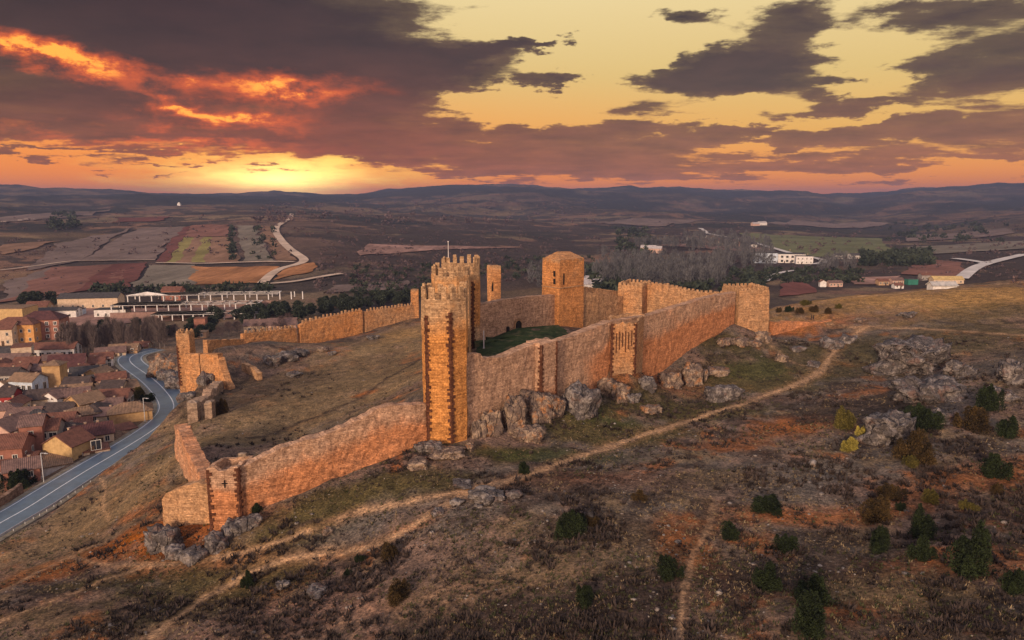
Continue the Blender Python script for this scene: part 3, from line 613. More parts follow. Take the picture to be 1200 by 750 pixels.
tc = tower('square corner tower with a dark cross, at the foot of the outer wall', [(-42.6, 97.2), (-38.4, 97.6), (-37.8, 102.2), (-42, 102)], 51, 62.7, M_WALL, None, zone=lambda f: 1.1 * sstep(.8, .62, f), quoins=(0, 1), qmax=62.4, name='corner_tower', rag=.45)
mb = MB(); mb.obox((-40.3, 97.36), (4.2, .4), .13, .2, 59.9, 61.0); mb.obox((-40.3, 97.35), (4.2, .4), .75, .2, 60.45, 60.58); part(mb, 'cross', M_DARK, tc)
merlons(tc, (-40.6, 102), (-38, 102), 62.7, 62.7, 2.4, 1.2, .6, .8, M_RUBBLE)

def along(A, B, pix): return [online(px, py, A, B) for px, py in pix]
zf = lambda s, f: 1.1 * sstep(.72, .45, f) * sstep(.30, .42, s) + .25 * sstep(.2, .4, s) - .1  # orange floodlit glow painted on the lower half, fading upwards
castle_wall('long citadel front wall of tan stone, orange glow painted low down, climbing to the broad corner tower', along(FA, FB, [(541,413),(558,413),(560,418),(586,418),(600,411),(612,405),(622,402),(645,401),(680,388),(712,376),(757,369),(790,359),(815,351),(830,347),(858,342)]), 2.0, M_WALL, zone=zf, rag=.22, rows=9)
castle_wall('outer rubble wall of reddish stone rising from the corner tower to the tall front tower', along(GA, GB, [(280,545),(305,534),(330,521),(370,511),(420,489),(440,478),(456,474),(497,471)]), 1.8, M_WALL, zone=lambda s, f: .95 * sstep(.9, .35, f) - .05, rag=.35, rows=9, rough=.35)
castle_wall('short broken stub of wall left of the corner tower', [at(196, 583, 102.5), at(200, 574, 102), at(215, 568, 101.5), at(235, 563, 101), at(253, 563, 100)], 1.6, M_TAN, zone=lambda s, f: .2, rag=.4, rows=8, rough=.4)
castle_wall('ruined outer wall running back from the corner tower above the road', [at(252, 556, 101), at(243, 556, 105), at(236, 541, 112), at(224, 520, 118), at(216, 502, 123), at(212, 497, 128)], 2.2, M_WALL, zone=lambda s, f: .45, rag=.8, rows=8, rough=.4)
WA, WB = (-10.5, 118), (-10.5, 170)
castle_wall('inner side wall linking the three tall towers', [(-12, 118, 76), (-12, 135, 75.8), (-12, 168, 75.6)], 1.6, M_TAN, zone=lambda s, f: .2, rag=.25)
BA, BB = (-9, 171.5), (11.5, 196)
gate = castle_wall('shaded inner wall with an arched gate at the back of the grassy court', along(BA, BB, [(555,358),(586,351),(620,347),(652,345)]), 1.8, M_WALL, zone=lambda s, f: -.35 + .3 * (s > .8), rag=.15, name='gate_wall')
bd = np.array([BB[0] - BA[0], BB[1] - BA[1]]); bd /= np.hypot(*bd); bn = np.array([bd[1], -bd[0]])
def arch(px, py, w_, h_, name, frame):
    c = online(px, py, BA, BB); zb = c[2]; pts = [(-w_ / 2, 0), (w_ / 2, 0), (w_ / 2, h_ - w_ / 2)] + [(w_ / 2 * math.cos(a), h_ - w_ / 2 + w_ / 2 * math.sin(a)) for a in np.linspace(.3, math.pi - .3, 7)] + [(-w_ / 2, h_ - w_ / 2)]
    def pr(sc, off, mat, nm):
        mb = MB(); F3 = [(c[0] + bd[0] * x * sc + bn[0] * off, c[1] + bd[1] * x * sc + bn[1] * off, zb + y * (1 + (sc - 1) * .6)) for x, y in pts]; B3 = [(p[0] - bn[0] * .5, p[1] - bn[1] * .5, p[2]) for p in F3]
        mb.face(F3)
        for i in range(len(F3)): j = (i + 1) % len(F3); mb.face([F3[j], F3[i], B3[i], B3[j]])
        return part(mb, nm, mat, gate)
    if frame: pr(1.28, 1.32, M_TAN, 'arch_surround')
    pr(1., 1.36, M_DARK, name)
arch(603, 389.5, 2.3, 3.2, 'gateway', True); arch(591, 391, 1.0, 2.0, 'doorway', False)
castle_wall('tan wall between the keep tower and the stocky rear tower', [at(668, 339, 200), at(690, 343, 207), at(724, 347, 221.5)], 3.2, M_TAN, zone=lambda s, f: .1, rag=.15)
castle_wall('raised parapet on the wall behind the keep tower', [at(672, 334, 203), at(700, 338, 213), at(724, 341, 224)], .8, M_TAN, zone=lambda s, f: .15, rag=.12)
castle_wall('notched rear wall between the stocky tower and the broad corner tower', [at(752, 330, 226), at(784, 334, 219), at(818, 342, 211), at(842, 343, 206)], 1.8, M_TAN, (1.5, .85, .5, .8, .6), zone=lambda s, f: .2, rag=.2)
castle_wall('jagged top course of wall just left of the broad corner tower', [at(833, 347, 201), at(848, 342, 203.5), at(861, 340, 205)], 1.2, M_TAN, (1.3, .8, .5, .9, .2), zone=lambda s, f: .2, rag=.2)
castle_wall('low ruined wall to the right of the broad corner tower', [at(904, 377, 203), at(930, 376, 207), at(955, 377, 209), at(972, 380, 210)], 1.4, M_WALL, zone=lambda s, f: .8, rag=.35)
# far crenellated wall of the outer ward
FARW = [at(283, 391, 233), at(346, 384, 250)]; MW = (1.42, .78, .5, 1.25, .3)
castle_wall('lowest crenellated stretch of the far outer wall', FARW, 1.5, M_TAN, MW, 'crenellated stretches of the far outer wall', zone=lambda s, f: .5, rag=.08, botz=None)
castle_wall('tallest middle crenellated stretch of the far outer wall', [at(350, 381, 251), at(358, 377, 253), at(423, 363, 268)], 1.8, M_TAN, MW, 'crenellated stretches of the far outer wall', zone=lambda s, f: .7, rag=.08)
castle_wall('highest right crenellated stretch of the far outer wall', [at(426, 365, 269), at(485, 357, 284)], 1.5, M_TAN, MW, 'crenellated stretches of the far outer wall', zone=lambda s, f: .35, rag=.08)
tower('small square turret ending the far outer wall', [(-39.5, 283), (-36.6, 283.5), (-36.8, 287), (-39.6, 287)], 50, 64.6, M_TAN, None, zone=lambda f: .6, flat=True, name='wall_turret')
castle_wall('low plain wall joining the far outer wall to the ruined gatehouse', [at(240, 398, 213), at(262, 398, 220), at(284, 397, 230)], 1.5, M_TAN, zone=lambda s, f: .5, rag=.3)
gl, gr_ = at(206, 392, 195), at(220, 392, 195)
tower('slender battlemented gatehouse tower above the road bend', [(gl[0], 195), (gr_[0], 195.6), (gr_[0], 199), (gl[0] - .2, 198.6)], 47, gl[2] + .2, M_TAN, (1., .55, .45, .9), zone=lambda f: .45, quoins=(0,), name='gatehouse_tower')
castle_wall('tan wall panel beside the gatehouse tower', [at(217, 414, 194), at(235, 414, 192)], 1.3, M_TAN, zone=lambda s, f: .55, rag=.15, depth=4)
castle_wall('tan wall panel right of a vertical seam near the gatehouse tower', [at(236.5, 414.5, 191.5), at(258, 414, 189)], 1.6, M_TAN, zone=lambda s, f: .5, rag=.2, depth=4)
castle_wall('stepped broken wall end descending from the ruined gatehouse', [at(259, 418, 189), at(263, 432, 187), at(268, 446, 185), at(272, 452, 184)], 1.6, M_TAN, zone=lambda s, f: .5, rag=.7, depth=3)
castle_wall('low pale ruined wall curving below the far outer wall', [at(285, 424, 200), at(297, 430, 196), at(304, 436, 192)], 1.2, M_TAN, zone=lambda s, f: 0., rag=.4)
castle_wall('collapsed reddish wall sloping from the ruined gatehouse to two pillars', [at(256, 444, 184), at(248, 454, 176), at(236, 466, 166), at(226, 476, 158)], 2.2, M_RUBBLE, zone=lambda s, f: .6, rag=1.1, rough=.6)
for px, w_, lb in ((219, 2.0, 'left stone pillar of a ruined gate above the road'), (239, 1.5, 'right stone pillar of a ruined gate above the road')):
    a = at(px, 474, 152); tower(lb, [(a[0], 152), (a[0] + w_, 152.3), (a[0] + w_, 154.2), (a[0], 154)], 50, a[2] + .4, M_RUBBLE, None, zone=lambda f: .4, flat=True, name='stone_pillar', cat='pillar', rag=.4, group='pillars of the ruined gate')
mb = MB()
lawn = [(x, y) for x, y in [(-9, 122), (2, 132), (10, 142), (17, 152), (19, 168), (12, 189), (1, 181), (-8, 169)]]
cx, cy = np.mean(lawn, axis=0)
m_lawn, t, b = material('lawn', .95, .1); geo = t.node('ShaderNodeNewGeometry').outputs['Position']
n_ = t.noise(geo, .5, 6, .7); t.put(b.inputs['Base Color'], t.mix(t.step(t.noise(geo, .25, 5, .65), .50, .70, 0., .75), t.ramp(n_, [(.3, (.008, .014, .006)), (.5, (.026, .042, .014)), (.7, (.055, .068, .026))]), (.14, .10, .06))); bump(t, b, n_, .8, .3)
V = []; Fq = []; n = 14
for i, (x, y) in enumerate(lawn):
    for k in range(n + 1): f = k / n; V.append((cx + (x - cx) * f, cy + (y - cy) * f))
V = np.array(V); Z = H(V[:, 0], V[:, 1]) + .4; L_ = len(lawn)
for i in range(L_):
    for k in range(n): a = i * (n + 1) + k; c = ((i + 1) % L_) * (n + 1) + k; Fq.append((a, a + 1, c + 1, c))
tag(link('lawn', fast_mesh('lawn', np.c_[V, Z], np.array(Fq)[:, ::-1], m_lawn, smooth=True)), kind='structure')
p = G(567, 409); pl = empty('post', p, 0, 'pale slim post standing in the grassy court', 'post')
mb = MB(); mb.box(-.12, .12, -.12, .12, 0, 4.2); mb.box(-.2, .2, -.2, .2, 0, .3); part(mb, 'shaft', M_POLE, pl).location = (0, 0, 0)
for (px, py, w_, d_, h_, lb) in ((573, 403, 7, 2.2, .9, 'low grassy ruin footing at the front of the court'), (590, 398, 8, 1.6, .8, 'low grassy ruin footing in the middle of the court'), (583, 391, 9, 1.2, .9, 'low stone footing under the arched gate')):
    c = G(px, py); castle_wall(lb, [(c[0] - w_ / 2, c[1] - 1, c[2] + h_), (c[0], c[1], c[2] + h_), (c[0] + w_ / 2, c[1] + 1.4, c[2] + h_)], d_, M_RUBBLE if h_ > .85 and d_ < 2 else m_lawn, rag=.25, name='ruin_footing', cat='ruin', rough=.3)

# ------------------------------------------------------------------ rocks
def rock_material(name, base, pale, stain):
    m_, t, b = material(name, .95, .1); geo = t.node('ShaderNodeNewGeometry').outputs['Position']
    n1 = t.noise(geo, .7, 6, .7); n2 = t.noise(geo, 3.5, 5, .72); cr = t.vor(t.mapping(geo, (1, 1, .55)), .75, feature='DISTANCE_TO_EDGE')
    c = t.mix(t.step(n1, .45, .62), base, pale); c = t.mix(t.step(t.noise(t.mapping(geo, loc=(9, 4, 2)), .45, 5, .65), .53, .66, 0., .85), c, stain)
    c = t.mix(1., c, t.ramp(n2, [(.28, (.35, .34, .36)), (.5, (1, 1, 1)), (.72, (1.5, 1.48, 1.45))]), 'MULTIPLY')
    t.put(b.inputs['Base Color'], c); bump(t, b, t.m('ADD', t.m('MULTIPLY', n1, 1.), t.m('ADD', t.m('MULTIPLY', n2, .7), t.m('MULTIPLY', t.step(cr, .0, .12), .6))), 1., .35); return m_
M_GREY = rock_material('grey_rock', (.085, .074, .074), (.25, .215, .20), (.15, .095, .08))
M_PALER = rock_material('pale_stone', (.17, .145, .135), (.31, .27, .245), (.26, .18, .13))
M_TANR = rock_material('tan_rock', (.13, .095, .08), (.33, .24, .175), (.36, .16, .065))
def rock_mesh(seed, mat, cuts=16, crag=.10, flat=.75):
    rg = np.random.default_rng(seed); bm = bmesh.new(); bmesh.ops.create_icosphere(bm, subdivisions=4, radius=1.); V = np.array([v.co[:] for v in bm.verts])
    a = rg.uniform(0, 1.5); B = np.array([[math.cos(a), math.sin(a), 0], [-math.cos(a), -math.sin(a), 0], [-math.sin(a), math.cos(a), 0], [math.sin(a), -math.cos(a), 0], [0, 0, 1], [0, 0, -1]]) + rg.normal(size=(6, 3)) * .16
    N = np.vstack([B, rg.normal(size=(cuts, 3)) * [1, 1, flat]]); N /= np.linalg.norm(N, axis=1)[:, None]; d = np.concatenate([rg.uniform(.62, .82, 6), rg.uniform(.82, 1.05, cuts)])
    r = np.min(np.where(V @ N.T > .05, d / np.maximum(V @ N.T, .05), 9.), axis=1); r = np.minimum(r, 1.3)
    for _ in range(2 if crag < .15 else 5):     # cracks that part the block
        n_ = rg.normal(size=3) * [1, 1, .5]; n_ /= np.linalg.norm(n_); r = r - .22 * np.exp(-((V @ n_ - rg.uniform(-.45, .45)) / .055) ** 2)
    o = rg.random(3) * 50
    ly = V[:, 2] * r * 3.2 + rg.uniform(0, 1) + (fbm(V[:, 0] * 2 + o[0], V[:, 1] * 2, 2) - .5) * 1.2; r = r * (1 - .07 * (ly - np.floor(ly)))
    for f, a in ((1.7, crag * 2.2), (4., crag * 1.3), (9., crag * .7)):
        n_ = (fbm(V[:, 0] * f + o[0], V[:, 1] * f + V[:, 2] * f * .8 + o[1], 3) + fbm(V[:, 2] * f + o[2], V[:, 0] * f - V[:, 1] * f * .7 + o[0], 3)) - 1; r = r + n_ * a * 1.6
    P = V * r[:, None]; P[:, 2] = np.where(P[:, 2] < -.45, -.45 + (P[:, 2] + .45) * .3, P[:, 2])
    for v, p in zip(bm.verts, P): v.co = p
    me = bpy.data.meshes.new('boulder'); bm.to_mesh(me); bm.free(); me.materials.append(mat)
    me.polygons.foreach_set('use_smooth', np.ones(len(me.polygons), bool)); me.update(); return me
RG = [rock_mesh(i, M_GREY, 14 + i, .09 + .012 * (i % 4)) for i in range(6)]; RT = [rock_mesh(20 + i, M_TANR, 13 + i, .08 + .01 * (i % 3)) for i in range(6)]
RB = [rock_mesh(40 + i, M_GREY, 30, .155, .6) for i in range(3)]
BOULDERS = [ # px, py of the foot, width and height in px, kind, label
 (1083,437,84,56,'B','largest craggy grey outcrop, on the slope right of the castle'),(1098,470,70,36,'B','second craggy grey outcrop just below the largest one'),
 (1128,442,30,24,'B','small pale crag at the right shoulder of the largest outcrop'),(1050,520,58,50,'B','low broken grey crag above the yellow bushes'),(1112,496,30,22,'B','grey slab pile between the dark bush and the second crag'),
 (978,409,30,18,'G','dark grey block left of the footpath junction by the corner tower'),(995,402,20,14,'G','smaller grey block leaning on the one by the footpath junction'),(1196,448,34,34,'B','grey crag cut by the right edge of the view'),
 (1180,470,30,18,'B','flat grey rock below the crag at the right edge'),(1065,372,18,9,'G','single pale rock on the golden ridge right of the castle'),(1030,440,12,7,'G','small grey stone below the left end of the largest crag'),
 (575,510,30,52,'T','tall tan block with a split top, left of the cliff below the front wall'),(602,506,30,60,'T','upright slab in the middle of the cliff below the front wall'),(622,518,46,30,'T','rounded tan block at the foot of the cliff below the front wall'),
 (628,492,48,52,'T','broad upper block of the cliff below the buttress turret'),(646,488,32,38,'T','orange stained block at the right end of the cliff'),(592,482,44,24,'T','mossy ledge at the top of the cliff under the wall'),
 (560,512,22,34,'T','leaning rock between the tall front tower and the cliff'),(682,489,44,58,'G','tall dark grey crag standing under the orange wall'),(712,462,28,30,'T','rock bulging from the left foot of the half tower'),
 (728,470,26,34,'T','orange rock rib under the half tower'),(742,472,18,18,'G','round grey rock below the right side of the half tower'),(760,458,22,26,'G','grey rock touching the wall right of the half tower'),
 (786,454,30,30,'T','orange and grey boulder on the slope right of the half tower'),(812,452,26,36,'T','pointed pale rock on the orange bank'),(824,446,18,22,'T','smaller pointed rock beside the pale one on the orange bank'),
 (846,470,38,26,'G','mauve grey boulder with a dark hollow above the footpath'),(842,440,34,12,'T','flat tan ledge above the mauve boulder'),(764,484,30,12,'T','flat reddish slab below the half tower'),
 (852,404,26,12,'T','long low rock below the left corner of the broad tower'),(870,406,18,14,'T','rock under the front corner of the broad tower'),(886,406,16,12,'T','small rock under the middle of the broad tower'),(897,400,20,18,'T','rounded pinkish rock at the right corner of the broad tower'),
 (917,424,14,13,'T','lone round tan boulder on the green bank'),(508,530,28,18,'G','grey rock at the foot of the tall front tower'),(524,536,46,14,'T','pale rock shelf under the tall front tower'),(490,550,30,14,'T','white flat rock left below the tall front tower'),
 (551,528,14,14,'T','small orange rock right of the tall front tower'),(494,528,20,12,'G','rock between the outer wall and the tall front tower'),(188,646,40,40,'G','large grey rock under the end of the broken wall stub'),(204,656,26,22,'G','dark rock in front of the large one by the wall stub'),
 (252,648,24,28,'G','upright pale rock left under the corner tower'),(226,660,30,20,'G','low grey rock between the stub wall and the corner tower'),(270,630,28,24,'G','grey rock at the front of the corner tower'),(291,620,22,20,'G','rock at the right foot of the corner tower'),
 (383,627,12,11,'T','lone tan boulder above the lower footpath'),(542,572,28,9,'G','pale flat stone beside the footpath below the cliff'),(572,590,44,22,'G','dark grey rocks on the lower side of the footpath'),(536,592,18,10,'G','small pale stone on the footpath edge'),(512,604,18,10,'G','flat grey stone by the orange cut of the footpath'),
 (600,584,20,12,'G','dark stone right of the footpath rocks'),(318,428,24,18,'G','dark rock heap below the far outer wall'),(336,424,26,18,'G','middle rock of the dark heap below the far outer wall'),(352,418,20,12,'G','right rock of the dark heap below the far outer wall'),(344,442,18,9,'G','dark stone alone on the ward slope'),
 (378,412,16,8,'T','flat rock under the tall middle stretch of the far wall'),(388,416,10,6,'G','small stone beside the flat rock in the ward'),(436,398,16,8,'G','rock on the upper ward slope'),(192,446,22,18,'G','rock on the bank above the road bend, left'),(206,456,24,20,'G','rock on the bank above the road bend, middle'),
 (224,458,22,20,'T','rock under the first tan wall panel'),(240,450,22,18,'G','rock under the second tan wall panel'),(216,470,20,14,'G','lowest rock on the bank by the two pillars'),(195,442,44,38,'T','large rubbly reddish mound left of the gatehouse tower'),(182,434,22,20,'T','smaller rubble mound at the road side left of the gatehouse'),(204,450,20,22,'G','dark crag between the rubble mound and the gatehouse'),(1010,378,14,6,'T','stone on the pinkish ridge path'),(955,430,16,8,'G','grey stone low on the green bank'),(935,412,16,8,'G','flat grey stone on the green bank'),
 (330,690,16,12,'G','dark stone on the bare pinkish ground at lower left'),(370,700,26,14,'G','pale stones among the heather at lower left')]
for i, (px, py, w_, h_, kind, lb) in enumerate(BOULDERS):
    p = G(px, py); dist = math.hypot(*(p - np.array([0, 0, CAMZ]))); W = w_ / F * dist / 2; Hh = h_ / F * dist / 2
    me = {'B': RB, 'G': RG, 'T': RT}[kind]; me = me[i % len(me)]
    W *= 1.08; dep = W * random.uniform(.75, 1.05); y = p[1] + dep * .45; o = link('boulder', me, None, (p[0], y, hz(p[0], y) * .4 + p[2] * .6 + Hh * .30), random.uniform(-.5, .5), (W, dep, Hh * 1.08))
    tag(o, lb, 'rock', None, 'thing')

# ------------------------------------------------------------------ plants
def leaf_material(name, c1, c2):
    m_, t, b = material(name, .85, .15); a = t.attr('tone', 'Fac'); t.put(b.inputs['Base Color'], t.mix(a, c1, c2)); return m_
def bark(name, c): return plain(name, c, .95, .35, 3.)
M_BARK = bark('bark', (.07, .05, .04)); M_GBARK = bark('grey_bark', (.13, .11, .105))
LEAF = {'green': leaf_material('juniper_green', (.007, .011, .006), (.028, .040, .015)), 'brown': leaf_material('rusty_brown', (.022, .016, .009), (.085, .052, .018)),
        'olive': leaf_material('olive_leaf', (.035, .032, .010), (.15, .12, .030)), 'yellow': leaf_material('yellow_leaf', (.10, .085, .018), (.42, .34, .075)),
        'dark': leaf_material('evergreen_leaf', (.012, .018, .014), (.045, .055, .036)), 'twig': leaf_material('grey_twig', (.060, .046, .046), (.17, .13, .125)),
        'grey': leaf_material('grey_wood_twig', (.040, .040, .046), (.125, .122, .130)), 'mauve': leaf_material('bare_twig', (.045, .032, .036), (.125, .085, .085))}
def crown_arrays(n, h, r, shape, size, seed, lobes=.4, up=.5):
    g = np.random.default_rng(seed); f = g.random(n) ** (.8 if shape == 'cone' else 1); th = g.random(n) * 2 * np.pi
    prof = {'cone': np.clip(1 - f, 0, 1) ** .62 * np.clip(f * 9 + .35, 0, 1), 'round': np.sqrt(np.clip(1 - (f * 2 - 1) ** 2, .02, 1)), 'dome': np.sqrt(np.clip(1 - f ** 2.2, 0.02, 1)), 'column': np.clip(np.sin(np.pi * np.clip(f * .93 + .07, 0, 1)), 0, 1) ** .5}[shape]
    o = g.random(2) * 90; lob = 1 + lobes * 2 * (fbm(th * 1.3 + o[0] + np.sin(th), f * 4.5 + o[1], 3) - .5) + .25 * lobes * np.sin(th * 5 + f * 9 + o[0])
    rr = r * prof * lob * np.sqrt(g.random(n)) ** .45
    C = np.c_[rr * np.cos(th), rr * np.sin(th), f * h]; C += g.normal(size=(n, 3)) * size * .35
    out = np.c_[np.cos(th), np.sin(th), np.full(n, .3)]; ax = out * (1 - up) + np.array([0, 0, 1]) * up + g.normal(size=(n, 3)) * .45; ax /= np.linalg.norm(ax, axis=1)[:, None]
    sd = np.cross(ax, g.normal(size=(n, 3))); sd /= np.linalg.norm(sd, axis=1)[:, None] + 1e-9
    L = size * g.uniform(.6, 1.5, n)[:, None]; Wd = L * .42
    V = np.stack([C - ax * L * .5, C + sd * Wd, C + ax * L * .8, C - sd * Wd], 1).reshape(-1, 3)
    tone = np.clip(.45 + 1.5 * (fbm(C[:, 0] / (r * .45) + o[1], C[:, 1] / (r * .45) + C[:, 2] / (r * .5), 3) - .5) + g.normal(size=n) * .18, 0, 1)
    return V, np.arange(4 * n).reshape(-1, 4), np.repeat(tone, 4)
def plume_mesh(mat, shape, seed, n=1000, k=12):
    g = np.random.default_rng(seed); VV = []; TT = []
    for i in range(k):
        a = g.uniform(0, 6.28); q = g.uniform(.0, .36) if i else 0; hh = {'cone': 1.0 - 1.45 * q, 'dome': .92 - .9 * q, 'round': .85 - .55 * q}[shape] * g.uniform(.75, 1.08); rr = g.uniform(.13, .23)
        V, Q, tn = crown_arrays(n, hh, rr, 'cone' if g.random() < .6 else 'column', .030, seed * 31 + i, lobes=.8, up=.62); lean = q * .35
        V = V + np.array([q * math.cos(a), q * math.sin(a), 0]) + V[:, 2:3] * np.array([math.cos(a) * lean, math.sin(a) * lean, 0]); VV.append(V); TT.append(np.clip(tn + g.normal() * .16, 0, 1))
    V = np.vstack(VV); return fast_mesh('foliage', V, np.arange(len(V)).reshape(-1, 4), mat, {'tone': np.concatenate(TT)})
def crown_mesh(name, mat, *a, **k):
    V, Q, tone = crown_arrays(*a, **k); return fast_mesh(name, V, Q, mat, {'tone': tone})
def twig_arrays(n, h, r, seed, thin=.05, spread=.35, base=.18):
    g = np.random.default_rng(seed); f = base + (1 - base) * g.random(n) ** .85; th = g.random(n) * 2 * np.pi
    rad = r * np.sin(np.pi * np.clip((f - base) / (1 - base) * .8 + .16, 0, 1)) ** .8; fr = g.random(n) ** .6
    P0 = np.c_[rad * fr * np.cos(th) * .75, rad * fr * np.sin(th) * .75, f * h]; L = h * g.uniform(.10, .24, n)[:, None]
    ax = np.c_[np.cos(th) * spread, np.sin(th) * spread, np.ones(n)] + g.normal(size=(n, 3)) * .25; ax /= np.linalg.norm(ax, axis=1)[:, None]
    sd = np.cross(ax, g.normal(size=(n, 3))); sd /= np.linalg.norm(sd, axis=1)[:, None]; Wd = thin * h / 10 * g.uniform(.6, 1.6, n)[:, None]
    V = np.stack([P0 - sd * Wd, P0 + sd * Wd, P0 + ax * L], 1).reshape(-1, 3); return V, np.arange(3 * n).reshape(-1, 3), np.repeat(np.clip(g.normal(.5, .25, n), 0, 1), 3)
def trunk_mesh(name, h, r, mat, branches=4, seed=0):
    rg = random.Random(seed); bm = bmesh.new()
    def limb(a, d, L, r0, r1):
        q = Vector(d).to_track_quat('Z', 'Y').to_matrix().to_4x4(); bmesh.ops.create_cone(bm, cap_ends=True, segments=6, radius1=r0, radius2=r1, depth=L, matrix=Matrix.Translation(Vector(a) + Vector(d).normalized() * L / 2) @ q)
    limb((0, 0, -.3), (0, 0, 1), h + .3, r, r * .45)
    for i in range(branches):
        a = rg.uniform(0, 6.28); limb((0, 0, h * rg.uniform(.3, .8)), (math.cos(a) * .7, math.sin(a) * .7, .8), h * rg.uniform(.35, .6), r * .45, r * .12)
    me = bpy.data.meshes.new(name); bm.to_mesh(me); bm.free(); me.materials.append(mat); return me
def plant(name, label, cat, loc, crown, trunk, sc, rz, group=None, part_names=('foliage', 'stem')):
    root = empty(name, loc, rz, label, cat, group); root.scale = sc if isinstance(sc, tuple) else (sc,) * 3
    link(part_names[0], crown, root); link(part_names[1], trunk, root); return root
# shrubs: unit size crowns (height 1), copied with shared meshes
SH = {}
for kind in ('green', 'brown', 'olive', 'yellow'):
    for sh in ('cone', 'round', 'dome'):
        SH[kind, sh] = [plume_mesh(LEAF[kind], sh, len(kind) * 31 + len(sh) * 7 + i) for i in range(3)]
STEM = trunk_mesh('stem', .45, .035, M_BARK, 5)
SHRUBS = [(672,634,44,40,'green','dome','large dark green juniper alone right of the lower path'),(787,680,38,32,'green','round','round dark green juniper near the bottom, beside the reddish trail'),(688,713,32,30,'green','dome','dark green juniper at the bottom centre'),
 (465,711,36,32,'brown','round','rusty brown bush at the bottom left of centre'),(288,690,18,22,'green','cone','small upright green bush left of the bare pinkish ground'),(613,556,20,18,'green','dome','small green bush at the edge of the footpath below the cliff'),
 (857,634,30,26,'green','round','round dark juniper beside the top of the reddish trail'),(907,605,42,24,'green','round','wide flat dark juniper in the middle of the right slope'),(925,651,32,26,'green','round','dark juniper between the wide flat one and the bottom'),
 (906,693,36,36,'green','dome','fresh green juniper left of the round orange soil patch'),(960,710,46,42,'green','dome','large dark juniper next to the round orange soil patch'),(955,756,52,56,'green','cone','juniper cut off by the bottom edge of the view'),
 (1038,616,40,36,'brown','dome','brown bush in the middle of the right bush cluster'),(1050,590,32,22,'brown','round','low brown bush behind the brown middle one'),(1038,648,32,34,'green','cone','green pointed juniper directly below the brown bush'),
 (1083,632,36,40,'green','cone','taller pointed juniper right of the brown bush'),(1088,660,32,32,'green','cone','pointed juniper below the taller pointed one'),(1096,592,22,20,'olive','round','small olive bush above the taller pointed juniper'),
 (1157,682,54,62,'green','cone','tallest cone shaped juniper at the lower right'),(1175,564,36,32,'green','dome','dark round juniper near the right edge'),(1083,544,48,42,'brown','cone','rusty brown cone shaped bush below the grey crags'),
 (990,504,32,30,'olive','dome','olive brown bush left of the yellow ones'),(1022,514,28,24,'yellow','round','larger bright yellow bush'),(1000,530,24,22,'yellow','round','smaller bright yellow bush, lower left of the larger'),
 (1090,506,44,38,'green','round','dark green bush growing between the grey crags'),(1150,508,42,32,'brown','round','brown green bush right of the crags'),(1165,484,34,36,'green','round','dark bush behind the brown green one at the right'),
 (1192,514,28,26,'green','dome','dark bush touching the right edge'),(1071,549,18,16,'olive','round','tiny olive bush at the foot of the rusty cone'),(1172,580,18,14,'brown','round','tiny rusty bush below the round juniper near the right edge'),
 (421,660,14,12,'green','round','tiny green bush on the bare slope at lower left, upper one'),(406,676,12,10,'green','round','tiny green bush on the bare slope at lower left, lower one'),(455,660,34,24,'brown','round','low dark bramble patch above the rusty bush'),
 (693,618,22,16,'brown','round','dark bramble leaning on the large lone juniper'),(750,588,22,16,'brown','dome','dark bramble on the heather right of the lone juniper'),(1058,600,14,12,'green','round','small green bush between the brown ones'),(1140,600,20,14,'olive','round','low olive scrub right of the taller pointed juniper'),
 (704,470,10,10,'green','dome','small bush at the wall foot left of the half tower'),(590,470,26,12,'olive','dome','mossy shrub on the top ledge of the cliff'),(632,460,22,14,'olive','dome','shrub at the foot of the buttress turret'),(680,440,24,12,'olive','dome','shrub on top of the tall dark crag'),
 (972,368,14,9,'brown','round','dark shrub farthest right below the golden ridge by the low wall'),(958,366,16,9,'brown','dome','dark shrub above the two walkers'),(940,368,13,8,'brown','round','brown shrub just behind the middle of the low ruined wall'),(926,366,14,9,'green','round','dark shrub behind the left part of the low ruined wall'),(914,366,10,8,'brown','round','small brown shrub touching the broad corner tower'),(946,358,14,8,'olive','round','olive shrub on the ridge line behind the low ruined wall'),(985,362,12,7,'olive','round','small olive shrub on the ridge right of the walkers'),(1200,700,30,30,'green','dome','juniper cut by the lower right edge'),(300,604,14,16,'green','dome','green bush at the right foot of the corner tower'),
 (160,470,18,16,'olive','dome','bush on the grass verge inside the road bend'),(170,474,18,14,'green','round','dark bush beside the one inside the road bend'),(14,580,36,30,'green','round','large dark bush in the yard at the left edge below the brick house'),(218,456,14,12,'green','dome','dark bush on the rocks under the gatehouse'),(258,486,20,22,'brown','dome','dark brambles right of the ruined gate pillars')]
for i, (px, py, w_, h_, kind, sh, lb) in enumerate(SHRUBS):
    p = G(px, min(py, 749) if py < 750 else 749); dist = math.hypot(*(p - np.array([0, 0, CAMZ])))
    if py > 749: p = G(px, 749); 
    W = w_ / F * dist * .92; Hh = h_ / F * dist * .84
    q = p + np.array([0, W * .35, 0]); q[2] = hz(q[0], q[1]) - .05 * Hh
    plant('shrub', lb, 'shrub', q, SH[kind, sh][i % 3], STEM, (W, W * random.uniform(.9, 1.1), Hh * 1.05), random.uniform(0, 6.28))
